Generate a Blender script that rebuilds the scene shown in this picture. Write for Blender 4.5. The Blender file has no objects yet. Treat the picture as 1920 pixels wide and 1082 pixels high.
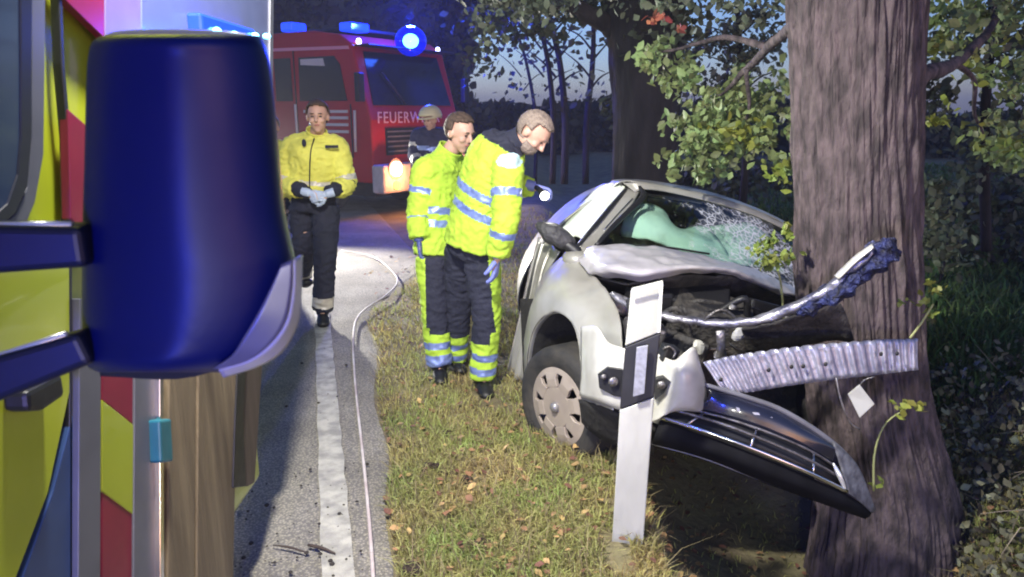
import bpy, bmesh, math, random
import numpy as np
from mathutils import Vector, Matrix, noise
random.seed(7); rng = np.random.default_rng(7)
R = math.radians
sc = bpy.context.scene
col = sc.collection

# ------------------------------------------------------------------ camera
F = 1387.0; PITCH = R(13.54); CAMZ = 1.7
cam = bpy.data.cameras.new('camera'); camo = bpy.data.objects.new('camera', cam); col.objects.link(camo)
cam.sensor_fit = 'HORIZONTAL'; cam.sensor_width = 36; cam.lens = 36 * F / 1920
camo.location = (0, 0, CAMZ); camo.rotation_euler = (R(90) - PITCH, 0, 0)
cam.clip_start = 0.05; cam.clip_end = 2000
cam.dof.use_dof = True; cam.dof.focus_distance = 4.2; cam.dof.aperture_fstop = 5.6
sc.camera = camo
# ------------------------------------------------------------------ world / light
w = bpy.data.worlds.new('World'); sc.world = w; w.use_nodes = True
nt = w.node_tree; bg = nt.nodes['Background']
sky = nt.nodes.new('ShaderNodeTexSky'); sky.sky_type = 'NISHITA'; sky.sun_disc = False
SUN_EL, SUN_AZ = 8.0, 150.0
sky.sun_elevation = R(SUN_EL); sky.sun_rotation = R(SUN_AZ); sky.ozone_density = 4; sky.dust_density = 0.6
tint = nt.nodes.new('ShaderNodeMixRGB'); tint.blend_type = 'MULTIPLY'; tint.inputs[0].default_value = 1; tint.inputs[2].default_value = (1.0, .82, 1.06, 1)
nt.links.new(sky.outputs[0], tint.inputs[1]); nt.links.new(tint.outputs[0], bg.inputs[0]); bg.inputs[1].default_value = 0.32
sl = bpy.data.lights.new('dusk_sun', 'SUN'); sl.energy = 0.03; sl.angle = R(20); sl.color = (0.75, 0.8, 1)
so = bpy.data.objects.new('dusk_sun', sl); col.objects.link(so)
so.rotation_euler = (R(90 - 12), 0, R(180 - SUN_AZ))
sc.view_settings.view_transform = 'Standard'; sc.view_settings.look = 'None'
sc.view_settings.gamma = 1; sc.view_settings.use_curve_mapping = False; sc.view_settings.exposure = -0.5
sc.render.filter_size = 2.0
try:
    sc.cycles.use_denoising = True; sc.cycles.max_bounces = 6; sc.cycles.transparent_max_bounces = 16
    sc.cycles.sample_clamp_indirect = 4.0; sc.cycles.filter_width = 2.0; sc.cycles.use_light_tree = True
    sc.cycles.volume_bounces = 0
except Exception: pass

# ------------------------------------------------------------------ helpers
CP, SP = math.cos(PITCH), math.sin(PITCH)
def ray(px, py):
    a = (px - 960) / F; b = -(py - 541) / F
    return Vector((a, CP + b * SP, -SP + b * CP))
def P(px, py, Y):
    d = ray(px, py); t = Y / d.y
    return Vector((d.x * t, Y, CAMZ + d.z * t))
def onx(px, py, X):
    d = ray(px, py); t = X / d.x
    return Vector((X, d.y * t, CAMZ + d.z * t))
def onz(px, py, z=0.0):
    d = ray(px, py); t = (z - CAMZ) / d.z
    return Vector((d.x * t, d.y * t, z))

MATS = {}
def mat(name, color, rough=0.6, metal=0.0, var=0.0, scale=8.0, bump=0.0, bscale=30.0, color2=None, spec=0.5,
        emit=None, estr=0, coat=0.0, stretch=None, trans=0.0, backlit=0.0, island=0.0):
    if name in MATS: return MATS[name]
    m = bpy.data.materials.new(name); m.use_nodes = True; n = m.node_tree; b = n.nodes['Principled BSDF']
    b.inputs['Base Color'].default_value = (*color, 1); b.inputs['Roughness'].default_value = rough
    b.inputs['Metallic'].default_value = metal; b.inputs['Specular IOR Level'].default_value = spec
    b.inputs['Coat Weight'].default_value = coat; b.inputs['Transmission Weight'].default_value = trans
    if emit: b.inputs['Emission Color'].default_value = (*emit, 1); b.inputs['Emission Strength'].default_value = estr
    tc = n.nodes.new('ShaderNodeTexCoord'); mp = n.nodes.new('ShaderNodeMapping')
    n.links.new(tc.outputs['Object'], mp.inputs[0])
    if stretch: mp.inputs['Scale'].default_value = stretch
    if var > 0 or color2:
        nz = n.nodes.new('ShaderNodeTexNoise'); nz.inputs['Scale'].default_value = scale; nz.inputs['Detail'].default_value = 6
        n.links.new(mp.outputs[0], nz.inputs['Vector'])
        rp = n.nodes.new('ShaderNodeValToRGB'); c2 = color2 or tuple(c * (1 - var) for c in color)
        rp.color_ramp.elements[0].position = .36; rp.color_ramp.elements[1].position = .64
        rp.color_ramp.elements[0].color = (*c2, 1); rp.color_ramp.elements[1].color = (*color, 1)
        n.links.new(nz.outputs['Fac'], rp.inputs[0]); last = rp.outputs[0]
        if island > 0:
            g = n.nodes.new('ShaderNodeNewGeometry'); hs = n.nodes.new('ShaderNodeHueSaturation')
            mr = n.nodes.new('ShaderNodeMapRange'); mr.inputs[3].default_value = 1 - island; mr.inputs[4].default_value = 1 + island
            n.links.new(g.outputs['Random Per Island'], mr.inputs[0]); n.links.new(mr.outputs[0], hs.inputs['Value'])
            mr2 = n.nodes.new('ShaderNodeMapRange'); mr2.inputs[3].default_value = .5 - island * .08; mr2.inputs[4].default_value = .5 + island * .04
            n.links.new(g.outputs['Random Per Island'], mr2.inputs[0]); n.links.new(mr2.outputs[0], hs.inputs['Hue'])
            n.links.new(last, hs.inputs['Color']); last = hs.outputs[0]
        n.links.new(last, b.inputs['Base Color'])
        mr3 = n.nodes.new('ShaderNodeMapRange'); mr3.inputs[3].default_value = min(1, rough * 1.25); mr3.inputs[4].default_value = rough * .85
        n.links.new(nz.outputs['Fac'], mr3.inputs[0]); n.links.new(mr3.outputs[0], b.inputs['Roughness'])
    if bump > 0:
        nb = n.nodes.new('ShaderNodeTexNoise'); nb.inputs['Scale'].default_value = bscale; nb.inputs['Detail'].default_value = 8
        bp = n.nodes.new('ShaderNodeBump'); bp.inputs['Strength'].default_value = bump; bp.inputs['Distance'].default_value = .02
        n.links.new(mp.outputs[0], nb.inputs['Vector']); n.links.new(nb.outputs['Fac'], bp.inputs['Height']); n.links.new(bp.outputs[0], b.inputs['Normal'])
    if backlit > 0:
        tr = n.nodes.new('ShaderNodeBsdfTranslucent'); mx = n.nodes.new('ShaderNodeMixShader'); mx.inputs[0].default_value = backlit
        src = b.inputs['Base Color'].links[0].from_socket if b.inputs['Base Color'].links else None
        if src: n.links.new(src, tr.inputs[0])
        else: tr.inputs[0].default_value = (*color, 1)
        n.links.new(b.outputs[0], mx.inputs[1]); n.links.new(tr.outputs[0], mx.inputs[2])
        n.links.new(mx.outputs[0], n.nodes['Material Output'].inputs[0])
    MATS[name] = m; return m
def glass(name, tint=(.8, .9, .85), gloss=0.25, rough=0.03, crack=False):
    m = bpy.data.materials.new(name); m.use_nodes = True; n = m.node_tree; n.nodes.remove(n.nodes['Principled BSDF'])
    t = n.nodes.new('ShaderNodeBsdfTransparent'); t.inputs[0].default_value = (*tint, 1)
    g = n.nodes.new('ShaderNodeBsdfGlossy'); g.inputs['Roughness'].default_value = rough; g.inputs[0].default_value = (.9, .9, .95, 1)
    lw = n.nodes.new('ShaderNodeLayerWeight'); lw.inputs[0].default_value = .5; pw = n.nodes.new('ShaderNodeMath'); pw.operation = 'POWER'; pw.inputs[1].default_value = 4.5; n.links.new(lw.outputs['Facing'], pw.inputs[0]); f = n.nodes.new('ShaderNodeMath'); f.operation = 'MULTIPLY_ADD'; f.inputs[1].default_value = .8; f.inputs[2].default_value = .05; n.links.new(pw.outputs[0], f.inputs[0])
    mx = n.nodes.new('ShaderNodeMixShader'); n.links.new(f.outputs[0], mx.inputs[0]); n.links.new(t.outputs[0], mx.inputs[1]); n.links.new(g.outputs[0], mx.inputs[2])
    out = mx.outputs[0]
    if crack:
        tc = n.nodes.new('ShaderNodeTexCoord')
        mpv = n.nodes.new('ShaderNodeMapping'); n.links.new(tc.outputs['Object'], mpv.inputs[0])
        v = n.nodes.new('ShaderNodeTexVoronoi'); v.feature = 'DISTANCE_TO_EDGE'; v.inputs['Scale'].default_value = 26
        n.links.new(mpv.outputs[0], v.inputs['Vector'])
        lt = n.nodes.new('ShaderNodeMath'); lt.operation = 'LESS_THAN'; lt.inputs[1].default_value = .09; n.links.new(v.outputs['Distance'], lt.inputs[0])
        # distance from the point of impact
        dv = n.nodes.new('ShaderNodeVectorMath'); dv.operation = 'DISTANCE'; dv.inputs[1].default_value = tuple(P(1420, 455, 4.5))
        n.links.new(tc.outputs['Object'], dv.inputs[0])
        nz = n.nodes.new('ShaderNodeTexNoise'); nz.inputs['Scale'].default_value = 9; n.links.new(tc.outputs['Object'], nz.inputs['Vector'])
        ad = n.nodes.new('ShaderNodeMath'); ad.operation = 'ADD'; n.links.new(dv.outputs['Value'], ad.inputs[0])
        n.links.new(nz.outputs['Fac'], ad.inputs[1])
        mr = n.nodes.new('ShaderNodeMapRange'); mr.inputs[1].default_value = .62; mr.inputs[2].default_value = .95; mr.inputs[3].default_value = 1; mr.inputs[4].default_value = 0
        n.links.new(ad.outputs[0], mr.inputs[0])
        mu = n.nodes.new('ShaderNodeMath'); mu.operation = 'MULTIPLY'; n.links.new(lt.outputs[0], mu.inputs[0]); n.links.new(mr.outputs[0], mu.inputs[1])
        m2 = n.nodes.new('ShaderNodeMath'); m2.operation = 'MULTIPLY_ADD'; m2.inputs[1].default_value = .22; n.links.new(mr.outputs[0], m2.inputs[0]); n.links.new(mu.outputs[0], m2.inputs[2])
        m3 = n.nodes.new('ShaderNodeMath'); m3.operation = 'MINIMUM'; m3.inputs[1].default_value = .85; n.links.new(m2.outputs[0], m3.inputs[0])
        df = n.nodes.new('ShaderNodeBsdfDiffuse'); df.inputs[0].default_value = (.62, .64, .72, 1)
        mx2 = n.nodes.new('ShaderNodeMixShader'); n.links.new(m3.outputs[0], mx2.inputs[0]); n.links.new(out, mx2.inputs[1]); n.links.new(df.outputs[0], mx2.inputs[2])
        out = mx2.outputs[0]
    n.links.new(out, n.nodes['Material Output'].inputs[0]); return m

def obj(name, me, m=None, parent=None, kind=None, smooth=False):
    o = bpy.data.objects.new(name, me); col.objects.link(o)
    if m is not None:
        for x in (m if isinstance(m, (list, tuple)) else [m]): me.materials.append(x)
    if parent is not None: o.parent = parent
    if kind: o['kind'] = kind
    if smooth:
        me.polygons.foreach_set('use_smooth', [True] * len(me.polygons))
    return o
def mk(name, V, Fc, m=None, parent=None, kind=None, smooth=False):
    me = bpy.data.meshes.new(name); me.from_pydata([tuple(v) for v in V], [], Fc); me.update()
    return obj(name, me, m, parent, kind, smooth)
def tag(o, label=None, cat=None, group=None):
    if label: o['label'] = label
    if cat: o['category'] = cat
    if group: o['group'] = group
    return o
def root(name, label, cat, group=None, loc=(0, 0, 0)):
    # the empty stands at the thing's base; parts keep world coordinates
    o = bpy.data.objects.new(name, None); col.objects.link(o); o.empty_display_size = .2
    tag(o, label, cat, group); o['_base'] = tuple(loc); return o
def settle(r):
    b = Vector(r['_base']); r.location = b
    for c in r.children: c.location = Vector(c.location) - b
    del r['_base']
def solid(o, t, offset=-1):
    md = o.modifiers.new('thickness', 'SOLIDIFY'); md.thickness = t; md.offset = offset; return o
def bevel(o, wd=.005, seg=2):
    md = o.modifiers.new('bevel', 'BEVEL'); md.width = wd; md.segments = seg; md.limit_method = 'ANGLE'; return o
def catmull(pts, n):
    pts = [Vector(p) for p in pts]
    if len(pts) == 2: return [pts[0].lerp(pts[1], i / (n - 1)) for i in range(n)]
    q = [pts[0] * 2 - pts[1]] + pts + [pts[-1] * 2 - pts[-2]]; out = []; k = len(pts) - 1
    for i in range(n):
        s = i / (n - 1) * k; j = min(int(s), k - 1); t = s - j
        a, b, c, d = q[j], q[j + 1], q[j + 2], q[j + 3]
        out.append(.5 * ((2 * b) + (c - a) * t + (2 * a - 5 * b + 4 * c - d) * t * t + (3 * b - a - 3 * c + d) * t ** 3))
    return out
def cat1(vals, n): return [v.x for v in catmull([Vector((a, 0, 0)) for a in vals], n)]
def surf(name, rows, nu, nv, m, parent, thick=0.0, dent=0.0, dscale=6.0, offset=-1, smooth=True, ridge=None, crease=0.0):
    rr = [catmull(r, nu) for r in rows]
    cols = [catmull([r[i] for r in rr], nv) for i in range(nu)]
    V = []; 
    for i in range(nu):
        for j in range(nv):
            p = cols[i][j].copy()
            if dent: p += dent * (noise.noise_vector(p * dscale) + .5 * noise.noise_vector(p * dscale * 2.7))
            if crease:
                q_ = p * 5 + Vector((3, 1, 7)); p += Vector((0, -.5, .85)) * crease * ((1 - abs(noise.noise(q_)) * 2.4) + .5 * (1 - abs(noise.noise(q_ * 2.3)) * 2.4) - .6)
            if ridge: p += ridge(i / (nu - 1), j / (nv - 1))
            V.append(p)
    Fc = [(i * nv + j, (i + 1) * nv + j, (i + 1) * nv + j + 1, i * nv + j + 1) for i in range(nu - 1) for j in range(nv - 1)]
    o = mk(name, V, Fc, m, parent, smooth=smooth)
    if thick: solid(o, thick, offset)
    return o
def tube_geo(pts, rad, n=10, side=None, samples=None, cap=True):
    """pts path, rad list of r or (a,b); side: vector for a axis"""
    k = samples or len(pts)
    Pp = catmull(pts, k) if samples else [Vector(p) for p in pts]
    ra = [r if isinstance(r, tuple) else (r, r) for r in rad]
    A = cat1([r[0] for r in ra], k) if samples else [r[0] for r in ra]
    B = cat1([r[1] for r in ra], k) if samples else [r[1] for r in ra]
    V = []; Fc = []; sv = Vector(side) if side is not None else None; prev = None
    for i in range(k):
        t = (Pp[min(i + 1, k - 1)] - Pp[max(i - 1, 0)]).normalized()
        s = sv if sv is not None else (prev if prev is not None else (Vector((1, 0, 0)) if abs(t.x) < .8 else Vector((0, 1, 0))))
        u = (s - t * s.dot(t)).normalized(); v = t.cross(u); prev = u
        for j in range(n):
            a = 2 * math.pi * j / n; V.append(Pp[i] + u * math.cos(a) * A[i] + v * math.sin(a) * B[i])
    for i in range(k - 1):
        for j in range(n): Fc.append((i * n + j, i * n + (j + 1) % n, (i + 1) * n + (j + 1) % n, (i + 1) * n + j))
    if cap: Fc.append(tuple(range(n - 1, -1, -1))); Fc.append(tuple((k - 1) * n + j for j in range(n)))
    return V, Fc
def tube(name, pts, rad, m, parent=None, n=10, samples=None, side=None, smooth=True, kind=None):
    if not isinstance(rad, (list, tuple)): rad = [rad] * len(pts)
    V, Fc = tube_geo(pts, list(rad), n, side, samples); return mk(name, V, Fc, m, parent, kind, smooth)
def merge(geos):
    V = []; Fc = []
    for v, f in geos:
        b = len(V); V += list(v); Fc += [tuple(i + b for i in x) for x in f]
    return V, Fc
def ell_geo(c, r, n=14, m_=10, M=None):
    V = []; Fc = []; c = Vector(c)
    for i in range(m_ + 1):
        th = math.pi * i / m_
        for j in range(n):
            ph = 2 * math.pi * j / n
            p = Vector((r[0] * math.sin(th) * math.cos(ph), r[1] * math.sin(th) * math.sin(ph), r[2] * math.cos(th)))
            V.append(c + (M @ p if M else p))
    for i in range(m_):
        for j in range(n): Fc.append((i * n + j, (i + 1) * n + j, (i + 1) * n + (j + 1) % n, i * n + (j + 1) % n))
    return V, Fc
def box_geo(c, s, M=None):
    c = Vector(c); V = []
    for x in (-.5, .5):
        for y in (-.5, .5):
            for z in (-.5, .5):
                p = Vector((x * s[0], y * s[1], z * s[2])); V.append(c + (M @ p if M else p))
    return V, [(0, 1, 3, 2), (4, 6, 7, 5), (0, 4, 5, 1), (2, 3, 7, 6), (0, 2, 6, 4), (1, 5, 7, 3)]
def box(name, c, s, m, parent=None, M=None, bev=0.0):
    V, Fc = box_geo(c, s, M); o = mk(name, V, Fc, m, parent)
    if bev: bevel(o, bev)
    return o
def prism(name, poly, d, m, parent=None, bev=0.0):
    """polygon of 3d points extruded by vector d"""
    n = len(poly); d = Vector(d); V = [Vector(p) for p in poly] + [Vector(p) + d for p in poly]
    Fc = [tuple(range(n)), tuple(range(2 * n - 1, n - 1, -1))] + [(i, i + n, (i + 1) % n + n, (i + 1) % n) for i in range(n)]
    o = mk(name, V, Fc, m, parent)
    bm = bmesh.new(); bm.from_mesh(o.data); bmesh.ops.recalc_face_normals(bm, faces=bm.faces); bm.to_mesh(o.data); bm.free()
    if bev: bevel(o, bev)
    return o
def frame_rot(x, z):
    """matrix whose x axis is x and z axis near z"""
    x = Vector(x).normalized(); z = Vector(z); y = z.cross(x).normalized(); z = x.cross(y)
    return Matrix((x, y, z)).transposed()
def smoothstep(a, b, x):
    t = min(1, max(0, (x - a) / (b - a))); return t * t * (3 - 2 * t)
def lamp(name, kind, loc, energy, color=(1, 1, 1), size=.1, parent=None, target=None, angle=70, blend=.5):
    l = bpy.data.lights.new(name, kind); l.energy = energy; l.color = color
    if kind == 'AREA': l.size = size
    else: l.shadow_soft_size = size
    if kind == 'SPOT': l.spot_size = R(angle); l.spot_blend = blend
    o = bpy.data.objects.new(name, l); col.objects.link(o); o.location = loc
    if target is not None: o.rotation_euler = (Vector(target) - Vector(loc)).to_track_quat('-Z', 'Y').to_euler()
    if parent: o.parent = parent
    return o

# ------------------------------------------------------------------ ground
def road_edge(y): 
    return -0.50 - 0.21 * (y - 2.7) - 0.06 * noise.noise(Vector((0, y * 1.3, 5)))
def H(x, y):
    f = smoothstep(.45, 1.25, x) * (1 - smoothstep(2.2, 3.6, x))
    h = -.42 * f * (1 - .5 * smoothstep(9, 20, y))
    h -= .42 * smoothstep(.54, .92, x) * (1 - smoothstep(1.75, 2.5, x)) * (1 - smoothstep(3.9, 5.2, y))
    h += .035 * noise.noise(Vector((x * .9, y * .9, 0))) * smoothstep(-.9 - .21 * (y - 2.7), .2, x) + .012 * noise.noise(Vector((x * 5, y * 5, 3)))
    e = road_edge(y)
    if x < e + .3: h *= smoothstep(e - .05, e + .3, x)
    if x < e: k = smoothstep(e - .12, e - .01, x); h = h * k + (-.04) * (1 - k)
    h -= .6 * smoothstep(18, 60, y) * smoothstep(2, 8, x)
    return h
M_soil = mat('verge_soil', (.20, .18, .09), .95, color2=(.14, .11, .065), scale=3.5, bump=.8, bscale=25)
xs = sorted(set([round(v, 3) for v in list(np.arange(-3, 5, .08)) + list(np.arange(5, 30, .9)) + list(np.arange(30, 400, 18)) + list(np.arange(-30, -3, .9)) + list(np.arange(-400, -30, 18))]))
ys = sorted(set([round(v, 3) for v in list(np.arange(-6, 1, .6)) + list(np.arange(1, 9, .08)) + list(np.arange(9, 40, .7)) + list(np.arange(40, 600, 20))]))
V = [(x, y, H(x, y)) for x in xs for y in ys]; ny = len(ys)
Fc = [(i * ny + j, (i + 1) * ny + j, (i + 1) * ny + j + 1, i * ny + j + 1) for i in range(len(xs) - 1) for j in range(ny - 1)]
mk('ground', V, Fc, M_soil, kind='structure', smooth=True)

# road sheet
M_road = mat('asphalt', (.36, .335, .28), .85, color2=(.27, .25, .21), scale=2.2, bump=.9, bscale=140, island=0)
n = M_road.node_tree; b = n.nodes['Principled BSDF']
tc = n.nodes.new('ShaderNodeTexCoord'); vo = n.nodes.new('ShaderNodeTexVoronoi'); vo.inputs['Scale'].default_value = 85
n.links.new(tc.outputs['Object'], vo.inputs['Vector'])
rp = n.nodes.new('ShaderNodeValToRGB'); rp.color_ramp.elements[0].position = .15; rp.color_ramp.elements[0].color = (1.35, 1.33, 1.25, 1); rp.color_ramp.elements[1].position = .6; rp.color_ramp.elements[1].color = (.62, .62, .64, 1)
n.links.new(vo.outputs['Distance'], rp.inputs[0])
mm = n.nodes.new('ShaderNodeMixRGB'); mm.blend_type = 'MULTIPLY'; mm.inputs[0].default_value = 1
src = b.inputs['Base Color'].links[0].from_socket; n.links.new(src, mm.inputs[1]); n.links.new(rp.outputs[0], mm.inputs[2]); n.links.new(mm.outputs[0], b.inputs['Base Color'])
rows = []
for y in list(np.arange(-6, 12, .12)) + list(np.arange(12, 120, 4)):
    e = road_edge(y) if y < 6.3 else road_edge(6.3) + .20 * (y - 6.3) ** 1.0 * (1 if y < 8 else 0) + (0 if y < 8 else .34) - (0 if y < 8 else .3 * (y - 8))
    e += .012 * noise.noise(Vector((3, y * 9, 0)))
    rows.append([Vector((e, y, .002)), Vector((e - .05, y, .014)), Vector((-3.2 - .25 * max(y, 0), y, .03)), Vector((-6.4 - .3 * max(y, 0), y, .01))])
V = [p for r in rows for p in r]
Fc = [(i * 4 + j, i * 4 + j + 1, (i + 1) * 4 + j + 1, (i + 1) * 4 + j) for i in range(len(rows) - 1) for j in range(3)]
V += [p - Vector((0, 0, .12)) for p in [r[0] for r in rows]]
k0 = len(rows) * 4; Fc += [(i * 4, (i + 1) * 4, k0 + i + 1, k0 + i) for i in range(len(rows) - 1)]
o = mk('road', V, Fc, M_road, kind='structure')
M_line = mat('worn_white_paint', (.46, .44, .37), .7, color2=(.26, .25, .22), scale=14, bump=.5, bscale=120)
V = []; Fc = []; yy = list(np.arange(.5, 30, .15))
LK = onz(617, 800).x / onz(617, 800).y
def linex(y): return LK * y
for y in yy:
    z = .029
    V += [(linex(y) - .062 + .004 * math.sin(y * 31), y, z), (linex(y) + .062 + .005 * math.sin(y * 23), y, z)]
Fc = [(2 * i, 2 * i + 1, 2 * i + 3, 2 * i + 2) for i in range(len(yy) - 1)]
mk('road_marking', V, Fc, M_line, kind='structure')

# ------------------------------------------------------------------ grass and litter
M_grass = mat('grass_blades', (.28, .34, .10), .65, color2=(.42, .35, .14), scale=2.6, island=.45, backlit=.25, spec=.3)
M_dry = mat('dry_stalks', (.32, .26, .13), .7, var=.4, island=.4, backlit=.2)
def blades(name, N, rngx, rngy, hh, ww, m, seed, power=1.6, filt=None, lean=.5):
    g = np.random.default_rng(seed); V = []; Fc = []
    us = g.random(N)
    y0, y1 = rngy; a = 1 - power
    Y = (y0 ** a + us * (y1 ** a - y0 ** a)) ** (1 / a)
    for i in range(N):
        y = Y[i]; x = rngx[0] * y + g.random() * (rngx[1] - rngx[0]) * y
        if x < road_edge(y) + .015 or not (filt is None or filt(x, y)):
            if not (y > 6.3 and x > road_edge(y)): continue
        if 6.3 < y < 14 and x < road_edge(6.3) + .2 * min(y - 6.3, 1.7) + .05: continue
        if .62 < x < 2.0 and y < 4.6 and name != 'field_grass' and g.random() < .93: continue
        if .36 < x < .47 and 2.45 < y < 2.72 and name != 'field_grass': continue
        d = noise.noise(Vector((x * 3.1, y * 3.1, 9)))
        if d < -.38 and g.random() < .8: continue
        h = hh * (.45 + .9 * g.random()) * (1 + .5 * d); wd = ww * (.7 + .6 * g.random()) * (.7 + y * .14)
        th = g.random() * 6.283; la = g.normal(0, lean) ; lb = g.normal(0, lean)
        z = H(x, y); cx, sx = math.cos(th) * wd, math.sin(th) * wd; b = len(V)
        mx_, my_ = x + la * h * .35, y + lb * h * .35
        V += [(x - cx, y - sx, z - .01), (x + cx, y + sx, z - .01), (mx_ - cx * .7, my_ - sx * .7, z + h * .6), (mx_ + cx * .7, my_ + sx * .7, z + h * .6), (x + la * h, y + lb * h, z + h * (1 - .25 * min(1, abs(la))))]
        Fc += [(b, b + 1, b + 3, b + 2), (b + 2, b + 3, b + 4)]
    return mk(name, V, Fc, m, kind='stuff')
blades('grass', 150000, (-.36, .85), (1.9, 13), .046, .0026, M_grass, 1, lean=.8)
blades('dry_grass', 9000, (-.3, .85), (1.9, 9), .10, .0020, M_dry, 2, lean=.8)
blades('field_grass', 30000, (.15, .9), (4.5, 24), .16, .008, mat('field_grass_blades', (.085, .15, .03), .7, color2=(.05, .10, .025), island=.4, scale=1.5, backlit=.2), 5, power=1.2, filt=lambda x, y: x > 1.9)

def leaf_mesh(name, C, size, m, parent=None, kind='stuff', flat=False, seed=3, droop=.0):
    """many small folded, pointed leaves: C centres (n,3)"""
    g = np.random.default_rng(seed); n_ = len(C)
    base = np.array([(0, -.5, 0), (-.2, -.28, .02), (.2, -.28, .02), (-.34, .06, .07), (.34, .06, .07), (-.16, .36, .03), (.16, .36, .03), (0, .55, -.06), (0, 0, -.02)])
    faces = np.array([(0, 8, 3), (0, 4, 8), (8, 7, 3), (8, 4, 7), (0, 3, 1), (0, 2, 4), (3, 7, 5), (4, 6, 7)][:8])
    s = size * (.55 + .8 * g.random(n_))
    q = g.normal(size=(n_, 4)); 
    if flat: q = np.stack([g.random(n_) * 6.28, g.normal(0, .25, n_), g.normal(0, .25, n_)], 1)
    if flat:
        ca, sa = np.cos(q[:, 0]), np.sin(q[:, 0]); Rm = np.zeros((n_, 3, 3)); Rm[:, 0, 0] = ca; Rm[:, 0, 1] = -sa; Rm[:, 1, 0] = sa; Rm[:, 1, 1] = ca; Rm[:, 2, 2] = 1; Rm[:, 2, 0] = q[:, 1]; Rm[:, 2, 1] = q[:, 2]
    else:
        q /= np.linalg.norm(q, axis=1)[:, None]; a, b, c, d = q.T
        Rm = np.stack([np.stack([a*a+b*b-c*c-d*d, 2*(b*c-a*d), 2*(b*d+a*c)], -1), np.stack([2*(b*c+a*d), a*a-b*b+c*c-d*d, 2*(c*d-a*b)], -1), np.stack([2*(b*d-a*c), 2*(c*d+a*b), a*a-b*b-c*c+d*d], -1)], 1)
    V = np.einsum('nij,kj->nki', Rm, base) * s[:, None, None] + np.asarray(C)[:, None, :]
    V = V.reshape(-1, 3).astype(np.float32)
    Fa = (faces[None] + (np.arange(n_) * 9)[:, None, None]).reshape(-1, 3)
    me = bpy.data.meshes.new(name); me.vertices.add(len(V)); me.vertices.foreach_set('co', V.ravel())
    me.loops.add(len(Fa) * 3); me.loops.foreach_set('vertex_index', Fa.ravel().astype(np.int32))
    me.polygons.add(len(Fa)); me.polygons.foreach_set('loop_start', np.arange(0, len(Fa) * 3, 3, dtype=np.int32))
    me.update(calc_edges=True); me.validate()
    return obj(name, me, m, parent, kind)

M_litter = mat('dead_leaves', (.38, .22, .10), .7, color2=(.16, .09, .045), scale=3, island=.6)
C = []
g = random.Random(4)
while len(C) < 2600:
    y = 1.9 + g.random() ** 1.6 * 7; x = (-.3 + g.random() * 1.2) * y
    if x < road_edge(y) + (.0 if g.random() < .9 else -.3): continue
    C.append((x, y, H(x, y) + .015 + g.random() * .03))
leaf_mesh('fallen_leaves', C, .038, M_litter, flat=True, seed=8)
# bramble and leaf litter bank at lower right
M_br = mat('bramble_leaves', (.20, .21, .13), .6, color2=(.09, .08, .045), scale=5, island=.6, backlit=.2)
C = []
for i in range(5200):
    y = 2.3 + g.random() * 2.6; x = y * (.52 + g.random() * .4); h = g.random() ** 2 * .28
    if 3.05 < y < 4.1 and x < 2.15: continue
    C.append((x, y, H(x, y) + .01 + h))
leaf_mesh('bramble_patch', C, .045, M_br, seed=9)
geos = []
for i in range(90):
    y = 2.3 + g.random() * 2.3; x = y * (.5 + g.random() * .4); z = H(x, y)
    if 3.0 < y < 4.1 and x < 2.2: x = 2.3
    a = g.random() * 6.28; L = .15 + g.random() * .35
    geos.append(tube_geo([(x, y, z), (x + math.cos(a) * L * .5, y + math.sin(a) * L * .5, z + .06 + g.random() * .2), (x + math.cos(a) * L, y + math.sin(a) * L, z + .02 + g.random() * .25)], [.004, .003, .0015], 5, samples=6))
Vv, Ff = merge(geos); mk('twig_litter', Vv, Ff, mat('pale_twig', (.30, .25, .18), .8, var=.5), kind='stuff', smooth=True)
# road debris: small clods and two sticks
geos = []
for i in range(120):
    px = 440 + g.random() * 250; py = 860 + g.random() ** .8 * 222
    if g.random() < .25: py = 640 + g.random() * 200; px = 520 + g.random() * 150
    p = onz(px, py, .03); 
    if p.x > road_edge(p.y): continue
    s = .003 + g.random() ** 4 * .009
    geos.append(ell_geo((p.x, p.y, .028 + s * .4), (s, s * (.6 + g.random() * .8), s * .6), 6, 4))
Vv, Ff = merge(geos); mk('mud_clods', Vv, Ff, mat('mud', (.03, .025, .02), .9), kind='stuff')
M_stick = mat('dark_stick', (.05, .035, .025), .8, bump=.5)
for pa, pb, lb in (((512, 1022), (575, 1036), 'thin dark stick lying on the road left of the white edge line'), ((578, 1022), (628, 1038), 'short thick dark stick lying across the white edge line')):
    a, b_ = onz(*pa, .035), onz(*pb, .035)
    tag(tube('stick', [a, a.lerp(b_, .5) + Vector((0, .004, .003)), b_], [.006, .007, .004] if pa[0] > 560 else [.002, .005, .003], M_stick, n=7, samples=8), lb, 'stick')
# dark earth clods torn out of the verge
M_cl = mat('torn_earth', (.035, .022, .015), .95, bump=1, bscale=60)
for i, (px, py, s) in enumerate([(808, 882, .035), (835, 890, .026), (838, 812, .025), (875, 905, .024), (905, 1025, .035), (770, 1078, .04)]):
    p = onz(px, py); p.z = H(p.x, p.y)
    V, Fc_ = ell_geo(p + Vector((0, 0, s * .4)), (s * 1.3, s, s * .7), 12, 9)
    V = [v + .5 * s * noise.noise_vector(v * 28) for v in V]
    tag(mk('earth_clod', V, Fc_, M_cl, smooth=True), ['dark clod of torn earth, left of the pair in the grass left of the wheel', 'dark clod of torn earth, right of the pair in the grass left of the wheel', 'small dark clod in the grass nearest the boots', 'dark clod in the grass below and left of the wheel', 'dark clod in the front grass left of the marker post foot', 'dark clod in the grass at the bottom edge beside the road'][i], 'clod')

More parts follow.
